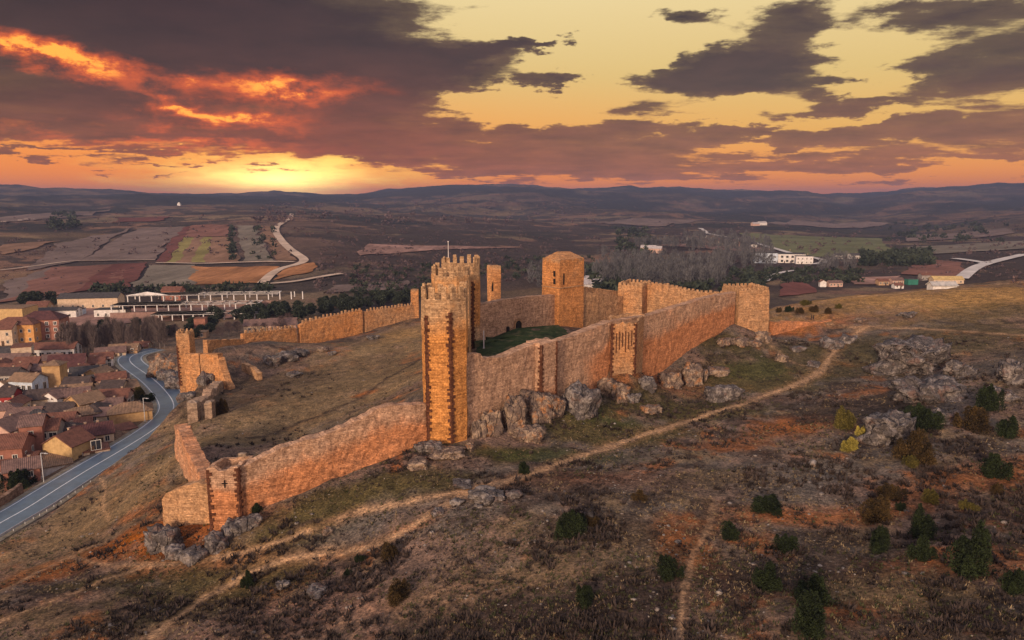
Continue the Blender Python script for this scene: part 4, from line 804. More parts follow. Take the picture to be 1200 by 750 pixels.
# trees
OAK = [crown_mesh('crown', LEAF['dark'], 700, 5., 2.6, 'round', .62, 70 + i, lobes=.6, up=.35) for i in range(4)]
for me in OAK: 
    co = np.empty(len(me.vertices) * 3, 'f'); me.vertices.foreach_get('co', co); co[2::3] += 1.2; me.vertices.foreach_set('co', co)
OAKT = trunk_mesh('trunk', 3., .22, M_BARK, 4)
POP = []
for i in range(4):
    V, Q, tn = twig_arrays(900, 11., 1.9, 90 + i, .045); POP.append(fast_mesh('crown', V, Q, LEAF['twig'], {'tone': tn}))
POPT = trunk_mesh('trunk', 9., .2, M_GBARK, 5)
ROUNDB = []
for i in range(3):
    V, Q, tn = twig_arrays(1000, 7., 3.4, 190 + i, .05, .8, .22); ROUNDB.append(fast_mesh('crown', V, Q, LEAF['mauve'], {'tone': tn}))
RBT = trunk_mesh('trunk', 3.5, .2, M_GBARK, 6)
def tree(name, label, group, px, py, crowns, trunk, s, z=None):
    p = G(px, py) if z is None else atz(px, py, z); p[2] = hz(p[0], p[1])
    return plant(name, label, 'tree', p, random.choice(crowns), trunk, s * random.uniform(.82, 1.2), random.uniform(0, 6.28), group, ('crown', 'trunk'))
rt = random.Random(3)
for i in range(26):   # poplar belt between the town and the works
    f = i / 25; tree('poplar_tree', 'bare grey poplar in the row between the town roofs and the building site', 'bare poplars behind the town', 72 + f * 120 + rt.uniform(-3, 3), 417 - f * 12 + rt.uniform(-4, 4), POP, POPT, .95)
for i in range(24): tree('evergreen_tree', 'dark evergreen tree in the strip below the building site', 'evergreens below the building site', 64 + rt.random() * 190, 398 - rt.random() * 13, OAK, OAKT, .75)
for i in range(70):
    f = rt.random(); px = 245 + f * 250; top = 372 - 26 * f; bot = 392 - 38 * f; tree('evergreen_tree', 'dark evergreen tree in the grove behind the far crenellated wall', 'evergreen grove behind the far outer wall', px, top + (bot - top) * rt.random(), OAK, OAKT, .95)
for px, py in ((258,397),(268,394),(278,392),(322,390),(300,396),(310,394),(330,388),(338,384),(205,398),(190,400)): tree('bare_tree', 'bare reddish tree close behind the low end of the far outer wall', 'bare trees behind the low far wall', px, py, ROUNDB, RBT, .8)
for i in range(10): tree('evergreen_tree', 'dark evergreen tree in the narrow belt under the ploughed red field', 'evergreens under the red field', 20 + rt.random() * 55 + i, 359 - rt.random() * 6 - i * .4, OAK, OAKT, .9)
for px, py, lb in ((95,448,'dark bushy tree among the old roofs, left one'),(108,452,'dark bushy tree among the old roofs, middle one'),(118,446,'dark bushy tree among the old roofs, right one'),(104,488,'green garden tree behind the ochre gable house'),(5,492,'bright green garden tree at the left edge of the town'),(98,438,'bare dark tree behind the old grey roofs')):
    tree('garden_tree', lb, None, px, py, OAK, OAKT, .75, 37)
# far woods that read as one mass
def wood(name, spec, mat, make, seed):
    g = np.random.default_rng(seed); VV = []; TT = []; base = [make(i) for i in range(5)]; k = base[0][1].shape[1]
    for (px0, px1, py0, py1, n, s0, s1) in spec:
        for j in range(n):
            px = g.uniform(px0, px1); py = g.uniform(py0, py1); p = G(px, py); V, Q, tn = base[g.integers(5)]; s = g.uniform(s0, s1); a = g.uniform(0, 6.28); c, s_ = math.cos(a), math.sin(a)
            VV.append(np.c_[V[:, 0] * c - V[:, 1] * s_, V[:, 0] * s_ + V[:, 1] * c, V[:, 2]] * s + p); TT.append(np.clip(tn + g.normal() * .15, 0, 1))
    V = np.vstack(VV); Q = np.arange(len(V)).reshape(-1, k); return tag(link(name, fast_mesh(name, V, Q, mat, {'tone': np.concatenate(TT)})), kind='stuff')
wood('valley_poplar_wood', [(716,850,308,340,260,.9,1.35),(700,760,300,325,50,.8,1.2),(800,880,280,296,80,1.,1.5),(840,905,300,318,60,1.,1.4),(620,720,322,340,40,1.,1.4),(960,1000,305,320,25,.9,1.2),(745,905,287,293,90,1.0,1.4)], LEAF['grey'], lambda i: twig_arrays(150, 11., 3.0, 300 + i, .13), 21)
wood('valley_evergreen_wood', [(690,745,315,345,70,.9,1.5),(850,1010,317,333,110,.5,.85),(1010,1090,296,312,120,.8,1.4),(780,830,335,345,30,.8,1.2),(845,900,320,345,50,.7,1.),(720,760,268,300,40,1.,1.6),(560,700,302,330,90,.35,.75),(410,520,312,345,110,.3,.65),(270,274,268,306,26,.7,1.),(296,322,268,306,20,.6,.9),(100,330,340,345,40,.7,1.1),(60,90,250,270,20,1.,2.),(1040,1180,262,285,50,1.,1.6)], LEAF['dark'], lambda i: crown_arrays(46, 5.5, 3.2, 'round', 2.0, 400 + i, lobes=.6, up=.3), 22)

wood('hill_scrub', [(375,660,258,332,700,.25,.8),(0,370,236,300,260,.3,1.),(640,1200,242,300,520,.4,1.2),(0,200,300,345,60,.25,.5),(860,1200,300,332,160,.25,.6),(370,480,310,345,80,.3,.7),(300,700,234,262,260,.8,2.2)], LEAF['mauve'], lambda i: crown_arrays(16, 4.2, 3.2, 'dome', 1.9, 500 + i, lobes=.6, up=.25), 23)

# ------------------------------------------------------------------ heather, straw tufts and loose stones on the near slopes
def scatter(n, seed):
    g = np.random.default_rng(seed); a = np.radians(g.uniform(-42, 42, n)); r = 50 * (210 / 50) ** g.random(n) ** .9
    return g, r * np.sin(a), r * np.cos(a), r
def inside(x, y):   # keep plants off the walled court, the road, the paths
    k = ((x > -14) & (x < 70) & ((y - FA[1]) * (FB[0] - FA[0]) - (x - FA[0]) * (FB[1] - FA[1]) > -150) & (y < 235)) | (x < -86)
    for pl, wd, s in PATHS: k |= seg_dist(x, y, pl) < wd * .8
    k |= ((x < -8) & (y > 118 + (x + 8) * -.1) & (np.random.default_rng(1).random(len(x)) < .75))
    return k
def tufts(name, n, seed, mat, size, thr, nf, blades):
    g, x, y, r = scatter(n, seed); dens = fbm(x / nf + seed, y / nf - seed, 5, .62); front_ = y < FA[1] + (x - FA[0]) * .9 
    keep = ~inside(x, y) & (dens > thr + np.where(front_, 0, .05)); x, y, r, dens = x[keep], y[keep], r[keep], dens[keep]; z = H(x, y); m_ = len(x); s = size * g.uniform(.5, 1.5, m_)
    th = g.random((m_, blades)) * 2 * np.pi; rr = g.random((m_, blades)) ** .5 * s[:, None] * .8
    C = np.stack([x[:, None] + rr * np.cos(th), y[:, None] + rr * np.sin(th), np.repeat(z[:, None], blades, 1) - .03], -1)
    ax = np.stack([np.cos(th) * .6, np.sin(th) * .6, np.ones_like(th)], -1) + g.normal(size=(m_, blades, 3)) * .25; sd = np.stack([-np.sin(th), np.cos(th), th * 0], -1)
    L = (s[:, None] * g.uniform(.6, 1.3, (m_, blades)))[..., None]; Wd = L * .30
    V = np.stack([C - sd * Wd, C + sd * Wd, C + ax * L], 2).reshape(-1, 3); tone = np.repeat(np.clip(.5 + g.normal(size=m_) * .25, 0, 1)[:, None], blades * 3, 1).ravel()
    return tag(link(name, fast_mesh(name, V, np.arange(len(V)).reshape(-1, 3), mat, {'tone': tone})), kind='stuff')
M_HEATH = leaf_material('heather_leaf', (.015, .011, .010), (.066, .047, .040)); M_STRAW = leaf_material('straw_blade', (.10, .070, .040), (.26, .19, .11)); M_HERB = leaf_material('herb_leaf', (.020, .026, .010), (.085, .080, .035))
tufts('heather', 22000, 31, M_HEATH, .36, .55, 9., 14); tufts('heather', 30000, 32, M_HEATH, .19, .51, 3.5, 10); tufts('dry_grass', 40000, 33, M_STRAW, .15, .48, 7., 7); tufts('low_herbs', 22000, 34, M_HERB, .18, .53, 12., 9)
g, x, y, r = scatter(9000, 41); dn = fbm(x / 8 + 3, y / 8, 5, .62); k = ~inside(x, y) & ((dn > .55) | (g.random(len(x)) < .12)); x, y = x[k], y[k]; z = H(x, y)
bm = bmesh.new(); bmesh.ops.create_icosphere(bm, subdivisions=1, radius=1.); IV = np.array([v.co[:] for v in bm.verts]); IF = np.array([[v.index for v in f.verts] for f in bm.faces]); bm.free()
s = .075 * np.exp(g.normal(size=len(x)) * .55); jit = IV[None] * (1 + g.normal(size=(len(x), len(IV), 1)) * .22) * np.stack([s * g.uniform(.8, 1.6, len(x)), s * g.uniform(.8, 1.4, len(x)), s * .7], -1)[:, None]
V = (jit + np.stack([x, y, z + s * .15], -1)[:, None]).reshape(-1, 3); Fq = (IF[None] + (np.arange(len(x)) * len(IV))[:, None, None]).reshape(-1, 3)
tag(link('loose_stones', fast_mesh('loose_stones', V, Fq, M_PALER)), kind='stuff')

# ------------------------------------------------------------------ road
def offset_line(pl, off):
    P = np.array(pl); T = np.gradient(P, axis=0); T /= np.linalg.norm(T, axis=1)[:, None]; return P + np.c_[T[:, 1], -T[:, 0]] * off
def strip(name, pl, o0, o1, z, mat, n=3, kind='structure', drape=None):
    rows = [offset_line(pl, o0 + (o1 - o0) * i / n) for i in range(n + 1)]; m_ = len(pl); V = np.vstack([np.c_[r_, (H(r_[:, 0], r_[:, 1]) + drape) if drape is not None else np.full(m_, z)] for r_ in rows])
    Q = [(i * m_ + k, i * m_ + k + 1, (i + 1) * m_ + k + 1, (i + 1) * m_ + k) for i in range(n) for k in range(m_ - 1)]; Q = np.array(Q)
    if o1 > o0: Q = Q[:, ::-1]
    return tag(link(name, fast_mesh(name, V, Q, mat)), kind=kind)
m_road, t, b = material('asphalt', .42, .5); geo = t.node('ShaderNodeNewGeometry').outputs['Position']
t.put(b.inputs['Base Color'], t.mix(1., (.072, .112, .165), t.ramp(t.noise(geo, .35, 6, .7), [(.3, (.75, .75, .75)), (.7, (1.3, 1.3, 1.3))]), 'MULTIPLY'))
M_LINE = plain('road_paint', (.62, .64, .66), .6, .15); M_VERGE = plain('verge', (.20, .17, .13), .95, .4, .8)
strip('verge', ROAD, -5.6, 5.6, 40.02, M_VERGE, 6); strip('road', ROAD, -4.3, 4.3, 40.06, m_road, 6)
for o_ in (-3.9, 3.75): strip('road_marking', ROAD, o_, o_ + .2, 40.075, M_LINE, 1)
strip('road_marking', ROAD, -.12, .12, 40.075, M_LINE, 1)
M_STEEL = plain('galvanised_steel', (.36, .36, .38), .5, .15); M_CONC = plain('concrete', (.40, .38, .37), .9, .25)
gr = empty('guardrail', (*ROAD[6], 40), 0, 'low steel guardrail along the outer side of the road, castle side', 'guardrail')
L5 = offset_line(ROAD[4:46], 4.9); mb = MB()
for a, b_ in zip(L5[:-1], L5[1:]): mb.obox((a + b_) / 2, b_ - a, np.hypot(*(b_ - a)) + .05, .12, 40.5, 40.85)
part(mb, 'rail', M_STEEL, gr); s_ = 0
pm = MB(); pm.box(-.07, .07, -.07, .07, -.3, .8); pme = pm.build('post', M_STEEL, link=False).data
for i in range(0, len(L5), 1): link('post', pme, gr, Vector((L5[i][0], L5[i][1], 40)) - gr.location)
M_BROWNW = masonry('brown_retaining_stone', (.20, .13, .095), (.22, .12, .075), (.08, .05, .04), 1.)
tp = offset_line(ROAD[3:26], -6.2); w0 = [(p[0], p[1], 43.1 + .9 * math.sin(i * .9) * .3) for i, p in enumerate(tp)]
castle_wall('brown stone retaining wall along the town side of the road', w0[:14], .9, M_BROWNW, None, None, 'wall', 'retaining_wall', rag=.12, depth=1)
castle_wall('lower far stretch of the stone wall along the town side of the road', [(p[0], p[1], p[2] - 1.3) for p in w0[14:]], .8, M_BROWNW, None, None, 'wall', 'retaining_wall', rag=.1, depth=1)
for k, (i, lb) in enumerate(((16, 'street lamp on the town side of the straight road'), (27, 'street lamp at the inside of the road bend'), (45, 'street lamp by the far end of the road bend'), (8, 'street lamp at the left edge beside the retaining wall'))):
    p = offset_line(ROAD, -5.2)[i]; sl = empty('street_lamp', (*p, 40), 0, lb, 'street lamp'); mb = MB(); mb.box(-.07, .07, -.07, .07, 0, 6.5); mb.box(-.05, 1.2, -.05, .05, 6.45, 6.55); part(mb, 'pole', M_STEEL, sl).location = (0, 0, 0); mb = MB(); mb.box(.8, 1.5, -.14, .14, 6.36, 6.45); part(mb, 'lamp_head', M_STEEL, sl).location = (0, 0, 0)

# ------------------------------------------------------------------ ploughed fields and tracks on the far hill
def fmat(name, col, stripe=0., var=.35):
    m_, t, b = material(name, .97, .05); geo = t.node('ShaderNodeNewGeometry').outputs['Position']
    c = t.mix(1., col, t.ramp(t.noise(geo, .02, 7, .7), [(.3, (1 - var,) * 3), (.7, (1 + var,) * 3)]), 'MULTIPLY'); c = t.mix(1., c, t.ramp(t.noise(t.mapping(geo, (1, .06, 1)), .16, 4, .6), [(.35, (1 - stripe,) * 3), (.65, (1 + stripe,) * 3)]), 'MULTIPLY')
    c = t.mix(1., c, t.ramp(t.noise(geo, .4, 4, .7), [(.3, (.8,) * 3), (.7, (1.2,) * 3)]), 'MULTIPLY'); t.put(b.inputs['Base Color'], c); return m_
def quadfield(name, c4, mat, n=16, lift=.5):
    W4 = [G(*p)[:2] for p in c4]; u = np.linspace(0, 1, n + 1); U, V_ = np.meshgrid(u, u, indexing='ij'); U = U[..., None]; V_ = V_[..., None]; a, b_, c, d = [np.array(q) for q in W4]
    P = (a * (1 - U) + b_ * U) * (1 - V_) + (d * (1 - U) + c * U) * V_; P = P.reshape(-1, 2); wob = np.c_[fbm(P[:, 0] / 40, P[:, 1] / 40, 3) - .5, fbm(P[:, 0] / 30 + 9, P[:, 1] / 30, 3) - .5] * 16; P = P + wob; r = np.hypot(P[:, 0], P[:, 1])
    Z = H(P[:, 0], P[:, 1]) + lift * .6 + .0008 * r; Q = np.array([(i * (n + 1) + k, (i + 1) * (n + 1) + k, (i + 1) * (n + 1) + k + 1, i * (n + 1) + k + 1) for i in range(n) for k in range(n)])
    return tag(link(name, fast_mesh(name, np.c_[P, Z], Q, mat)), kind='structure')
FRED = fmat('red_plough', (.18, .085, .065), .18); FDRED = fmat('dark_red_plough', (.13, .05, .042), .15); FGREY = fmat('stubble', (.165, .135, .105), .15); FYEL = fmat('young_crop', (.20, .165, .06), .12); FBR = fmat('brown_plough', (.20, .115, .075), .15); FORG = fmat('orange_soil', (.30, .135, .06), .2, .5); FMAU = fmat('mauve_fallow', (.155, .11, .095), .12); FGRN = fmat('meadow', (.125, .125, .062), .1, .3); FPINK = fmat('pink_soil', (.26, .15, .12), .2, .5)
for c4, m_ in [([(0,356),(78,344),(128,311),(60,314)], FRED), ([(0,356),(60,314),(30,322),(0,336)], FMAU), ([(78,344),(148,338),(173,308),(128,311)], FDRED), ([(100,342),(122,340),(150,318),(140,314)], FRED), ([(151,338),(222,336),(229,312),(176,311)], FGREY),
    ([(183,307),(198,308),(222,266),(213,267)], FDRED), ([(198,309),(212,309),(225,279),(214,279)], FYEL), ([(212,309),(226,309),(236,279),(225,279)], FBR), ([(226,309),(239,309),(247,279),(236,279)], FYEL), ([(239,309),(279,308),(268,279),(247,279)], FBR), ([(214,278),(268,278),(266,264),(222,265)], FRED),
    ([(284,307),(321,307),(296,265),(277,265)], FGREY), ([(325,307),(350,306),(316,266),(301,265)], FBR), ([(223,335),(300,333),(328,313),(226,313)], FORG), ([(318,330),(368,318),(368,308),(336,312)], FORG), ([(96,306),(180,306),(215,266),(160,268)], FMAU), ([(30,318),(96,306),(150,268),(70,286)], FMAU), ([(130,262),(192,258),(200,254),(140,256)], FDRED), ([(0,262),(110,250),(130,246),(0,256)], FMAU), ([(0,300),(30,296),(70,283),(0,288)], FBR),
    ([(884,284),(1046,298),(1032,279),(868,274)], FGRN), ([(1046,298),(950,302),(905,292),(884,284)], FGRN), ([(908,348),(952,344),(948,330),(915,332)], FDRED), ([(770,288),(900,298),(905,292),(790,286)], FPINK), ([(900,262),(1010,268),(1040,262),(930,258)], FMAU), ([(700,262),(780,266),(820,260),(740,256)], FMAU), ([(420,300),(560,292),(610,290),(430,286)], FPINK), ([(1055,322),(1128,326),(1130,310),(1085,304)], FRED), ([(1000,334),(1060,332),(1055,324),(1005,326)], FPINK), ([(1060,300),(1200,292),(1200,283),(1060,290)], FGREY), ([(1060,284),(1190,274),(1180,268),(1070,276)], FMAU), ([(380,345),(480,338),(470,330),(385,335)], FMAU)]:
    quadfield('field', c4, m_)
M_TRACK = plain('dirt_track', (.46, .34, .26), .95, .25, .05); M_PALET = plain('gravel_track', (.50, .45, .42), .95, .2, .05)
def track(pix, wd, mat=None, name='dirt_track'):
    P = [tuple(G(*p)[:2]) for p in pix]
    for _ in range(2): P = [P[0]] + [q for a, b in zip(P[:-1], P[1:]) for q in ((a[0] * .75 + b[0] * .25, a[1] * .75 + b[1] * .25), (a[0] * .25 + b[0] * .75, a[1] * .25 + b[1] * .75))] + [P[-1]]
    Q = [P[0]]
    for a, b in zip(P[:-1], P[1:]):
        n = max(1, int(math.hypot(b[0] - a[0], b[1] - a[1]) / 12)); Q += [(a[0] + (b[0] - a[0]) * i / n, a[1] + (b[1] - a[1]) * i / n) for i in range(1, n + 1)]
    return strip(name, Q, -wd, wd, 0, mat or M_TRACK, 2, drape=1.3)
track([(342,251),(340,258),(326,264),(322,272),(330,284),(345,297),(359,306),(350,311),(328,316),(316,324),(308,333)], 4.2)
track([(0,261),(30,258),(60,254)], 4.); track([(300,335),(345,332),(375,326),(400,322)], 3.); track([(183,309),(260,309),(345,308)], 2.2); track([(0,318),(60,310),(100,306),(182,306)], 1.6)
track([(1126,328),(1140,316),(1156,310),(1200,299)], 5., M_PALET, 'road'); track([(1156,310),(1135,306),(1118,304)], 4., M_PALET, 'road'); track([(911,293),(935,300),(960,304),(968,308),(955,311)], 4., M_PALET, 'road'); track([(897,331),(905,324),(922,319),(950,317)], 2.6, M_PALET)
track([(820,268),(835,276),(870,281),(911,293)], 4., M_PALET, 'road')

# ------------------------------------------------------------------ houses
_mc = {}
def wallmat(c):
    if ('w', c) not in _mc:
        m_, t, b = material('plaster', .9, .15); geo = t.node('ShaderNodeNewGeometry').outputs['Position']
        k = t.mix(1., c, t.ramp(t.noise(geo, .9, 6, .7), [(.3, (.68, .66, .64)), (.7, (1.22, 1.22, 1.22))]), 'MULTIPLY'); k = t.mix(t.step(t.noise(t.mapping(geo, (1, 1, .2)), .7, 5, .65), .55, .75, 0., .5), k, tuple(x * .45 for x in c)); t.put(b.inputs['Base Color'], k); _mc['w', c] = m_
    return _mc['w', c]
def roofmat(c):
    if ('r', c) not in _mc:
        m_, t, b = material('roof_tiles', .9, .15); ob = t.node('ShaderNodeTexCoord').outputs['Object']; geo = t.node('ShaderNodeNewGeometry').outputs['Position']
        wv = t.node('ShaderNodeTexWave', wave_type='BANDS', bands_direction='X'); t.put(wv.inputs['Vector'], ob); wv.inputs['Scale'].default_value = .9; wv.inputs['Distortion'].default_value = .6
        k = t.mix(1., c, t.ramp(t.noise(geo, .8, 6, .75), [(.28, (.45, .45, .47)), (.5, (1, 1, 1)), (.72, (1.5, 1.42, 1.35))]), 'MULTIPLY'); k = t.mix(1., k, t.ramp(wv.outputs['Fac'], [(0., (.7, .7, .7)), (1., (1.15, 1.15, 1.15))]), 'MULTIPLY'); t.put(b.inputs['Base Color'], k)
        bump(t, b, wv.outputs['Fac'], .6, .15); _mc['r', c] = m_
    return _mc['r', c]
M_FRAME = plain('window_frame', (.50, .46, .42), .7, .1); M_WHITEF = plain('white_window_surround', (.75, .72, .70), .7, .1); M_WOOD = plain('door_wood', (.07, .04, .025), .7, .3)
m_glass, t, b = material('window_glass', .12, .6); b.inputs['Base Color'].default_value = (.018, .02, .026, 1)
def winmesh(w_, h_, fm):
    key = ('win', round(w_, 2), round(h_, 2), fm.name)
    if key not in _mc:
        fr = MB(); tt = .12
        for x0, x1, z0, z1 in ((-w_/2 - tt, -w_/2, -tt, h_ + tt), (w_/2, w_/2 + tt, -tt, h_ + tt), (-w_/2, w_/2, -tt, 0), (-w_/2, w_/2, h_, h_ + tt), (-.03, .03, 0, h_)): fr.box(x0, x1, -.09, .05, z0, z1)
        pn = MB(); pn.box(-w_/2, w_/2, -.03, .04, 0, h_); _mc[key] = (fr.build('window', fm, link=False).data, pn.build('pane', m_glass, link=False).data)
    return _mc[key]
def window(root, x, y, z, rz, w_=.9, h_=1.3, fm=None):
    f, p = winmesh(w_, h_, fm or M_FRAME); o = link('window', f, root, (x, y, z), rz); link('pane', p, o)
def face_windows(root, w_, d_, h_, side, cols, rows, fm=None, ww=.9, wh=1.3, z0=1.0):
    span, rz = (w_, 0) if side == 'front' else (d_, math.pi / 2)
    for i in range(cols):
        for k in range(rows):
            u = (i + .5) / cols * span - span / 2; z = z0 + k * (h_ - .4) / rows
            if side == 'front': window(root, u, -d_ / 2 - .02, z, 0, ww, wh, fm)
            else: window(root, w_ / 2 + .02, u, z, rz, ww, wh, fm)
def house(label, px, py, w_, d_, h_, yaw, wc, rc, kind='gable', rise=.28, front=(3, 2), side=(2, 2), chim=1, door=True, z=37., name='house', cat='house', group=None, fm=None, ww=.9, wh=1.3, over=.35):
    c = atz(px, py, z + h_); base = hz(c[0], c[1]); root = empty(name, (c[0], c[1], base), R(yaw), label, cat, group); h_ = h_ + (z - base); rs = d_ / 2 * rise * 2 if kind == 'gable' else min(w_, d_) / 2 * rise * 2
    mb = MB(); X, Y = w_ / 2, d_ / 2; mb.box(-X, X, -Y, Y, -1, h_)
    if kind == 'gable':
        for s in (-1, 1):
            tri = [(s * X, -Y, h_), (s * X, Y, h_), (s * X, 0, h_ + rs)]; mb.face(tri if s > 0 else tri[::-1])
    if kind == 'shed':
        mb.face([(-X, Y, h_), (X, Y, h_), (X, Y, h_ + rs), (-X, Y, h_ + rs)][::-1]); mb.face([(X, -Y, h_), (X, Y, h_), (X, Y, h_ + rs)]); mb.face([(-X, -Y, h_), (-X, Y, h_ + rs), (-X, Y, h_)])
    mb.build('walls', wallmat(wc), root)
    rf = MB(); o = over; th = .22
    def slab(q):
        n = (Vector(q[1]) - Vector(q[0])).cross(Vector(q[2]) - Vector(q[0])).normalized() * th; top = [tuple(Vector(p) + n) for p in q]
        rf.face(top); rf.face(q[::-1])
        for i in range(len(q)): j = (i + 1) % len(q); rf.face([q[i], q[j], top[j], top[i]])
    e = rs / Y * o if kind == 'gable' else 0; zz = h_ + .012
    if kind == 'gable': slab([(-X - o, -Y - o, zz - e), (X + o, -Y - o, zz - e), (X + o, 0, zz + rs), (-X - o, 0, zz + rs)]); slab([(X + o, Y + o, zz - e), (-X - o, Y + o, zz - e), (-X - o, 0, zz + rs), (X + o, 0, zz + rs)])
    elif kind == 'shed': slab([(-X - o, -Y - o, zz), (X + o, -Y - o, zz), (X + o, Y + o, zz + rs), (-X - o, Y + o, zz + rs)])
    elif kind == 'hip':
        k = min(X, Y) * .95; a, b_ = ((-X + k, 0, zz + rs), (X - k, 0, zz + rs)) if X >= Y else ((0, -Y + k, zz + rs), (0, Y - k, zz + rs)); q = [(-X - o, -Y - o, zz), (X + o, -Y - o, zz), (X + o, Y + o, zz), (-X - o, Y + o, zz)]
        if X >= Y: slab([q[0], q[1], b_, a]); slab([q[1], q[2], b_]); slab([q[2], q[3], a, b_]); slab([q[3], q[0], a])
        else: slab([q[0], q[1], a]); slab([q[1], q[2], b_, a]); slab([q[2], q[3], b_]); slab([q[3], q[0], a, b_])
    else: rf.box(-X - .1, X + .1, -Y - .1, Y + .1, zz, zz + .3)
    roof = rf.build('roof', roofmat(rc), root)
    for i in range(chim):
        x = X * (.5 - .9 * i) * random.uniform(.6, 1); y = Y * random.uniform(.15, .5); zc_ = h_ + rs * (1 - abs(y) / Y if kind == 'gable' else .5); cm = MB(); cm.box(x - .25, x + .25, y - .22, y + .22, zc_ - .4, zc_ + .8); cm.box(x - .32, x + .32, y - .29, y + .29, zc_ + .8, zc_ + .92); cm.build('chimney', wallmat((.34, .24, .18)), roof)
    if front: face_windows(root, w_, d_, h_, 'front', *front, fm=fm, ww=ww, wh=wh)
    if side: face_windows(root, w_, d_, h_, 'side', *side, fm=fm, ww=ww, wh=wh)
    if door and front:
        dm = MB(); x = w_ / 2 * random.choice((.0, .33, -.33)) if front[0] != 3 else w_ / 6; dm.box(x - .55, x + .55, -Y - .06, -Y + .05, -.2, 2.0); dm.build('door', M_WOOD, root)
    return root
TC = {'pink': (.46, .30, .25), 'cream': (.50, .38, .28), 'ochre': (.38, .24, .12), 'yellow': (.46, .31, .15), 'white': (.58, .55, .55), 'blue': (.42, .48, .58), 'red': (.26, .035, .035), 'brick': (.27, .12, .09), 'stone': (.30, .19, .13), 'tan': (.36, .23, .14), 'orange': (.50, .26, .10), 'grey': (.25, .22, .21)}
RC = {'red': (.165, .075, .055), 'dark': (.075, .056, .053), 'tan': (.225, .145, .095), 'pink': (.165, .104, .092), 'grey': (.068, .062, .064), 'maroon': (.095, .042, .042)}
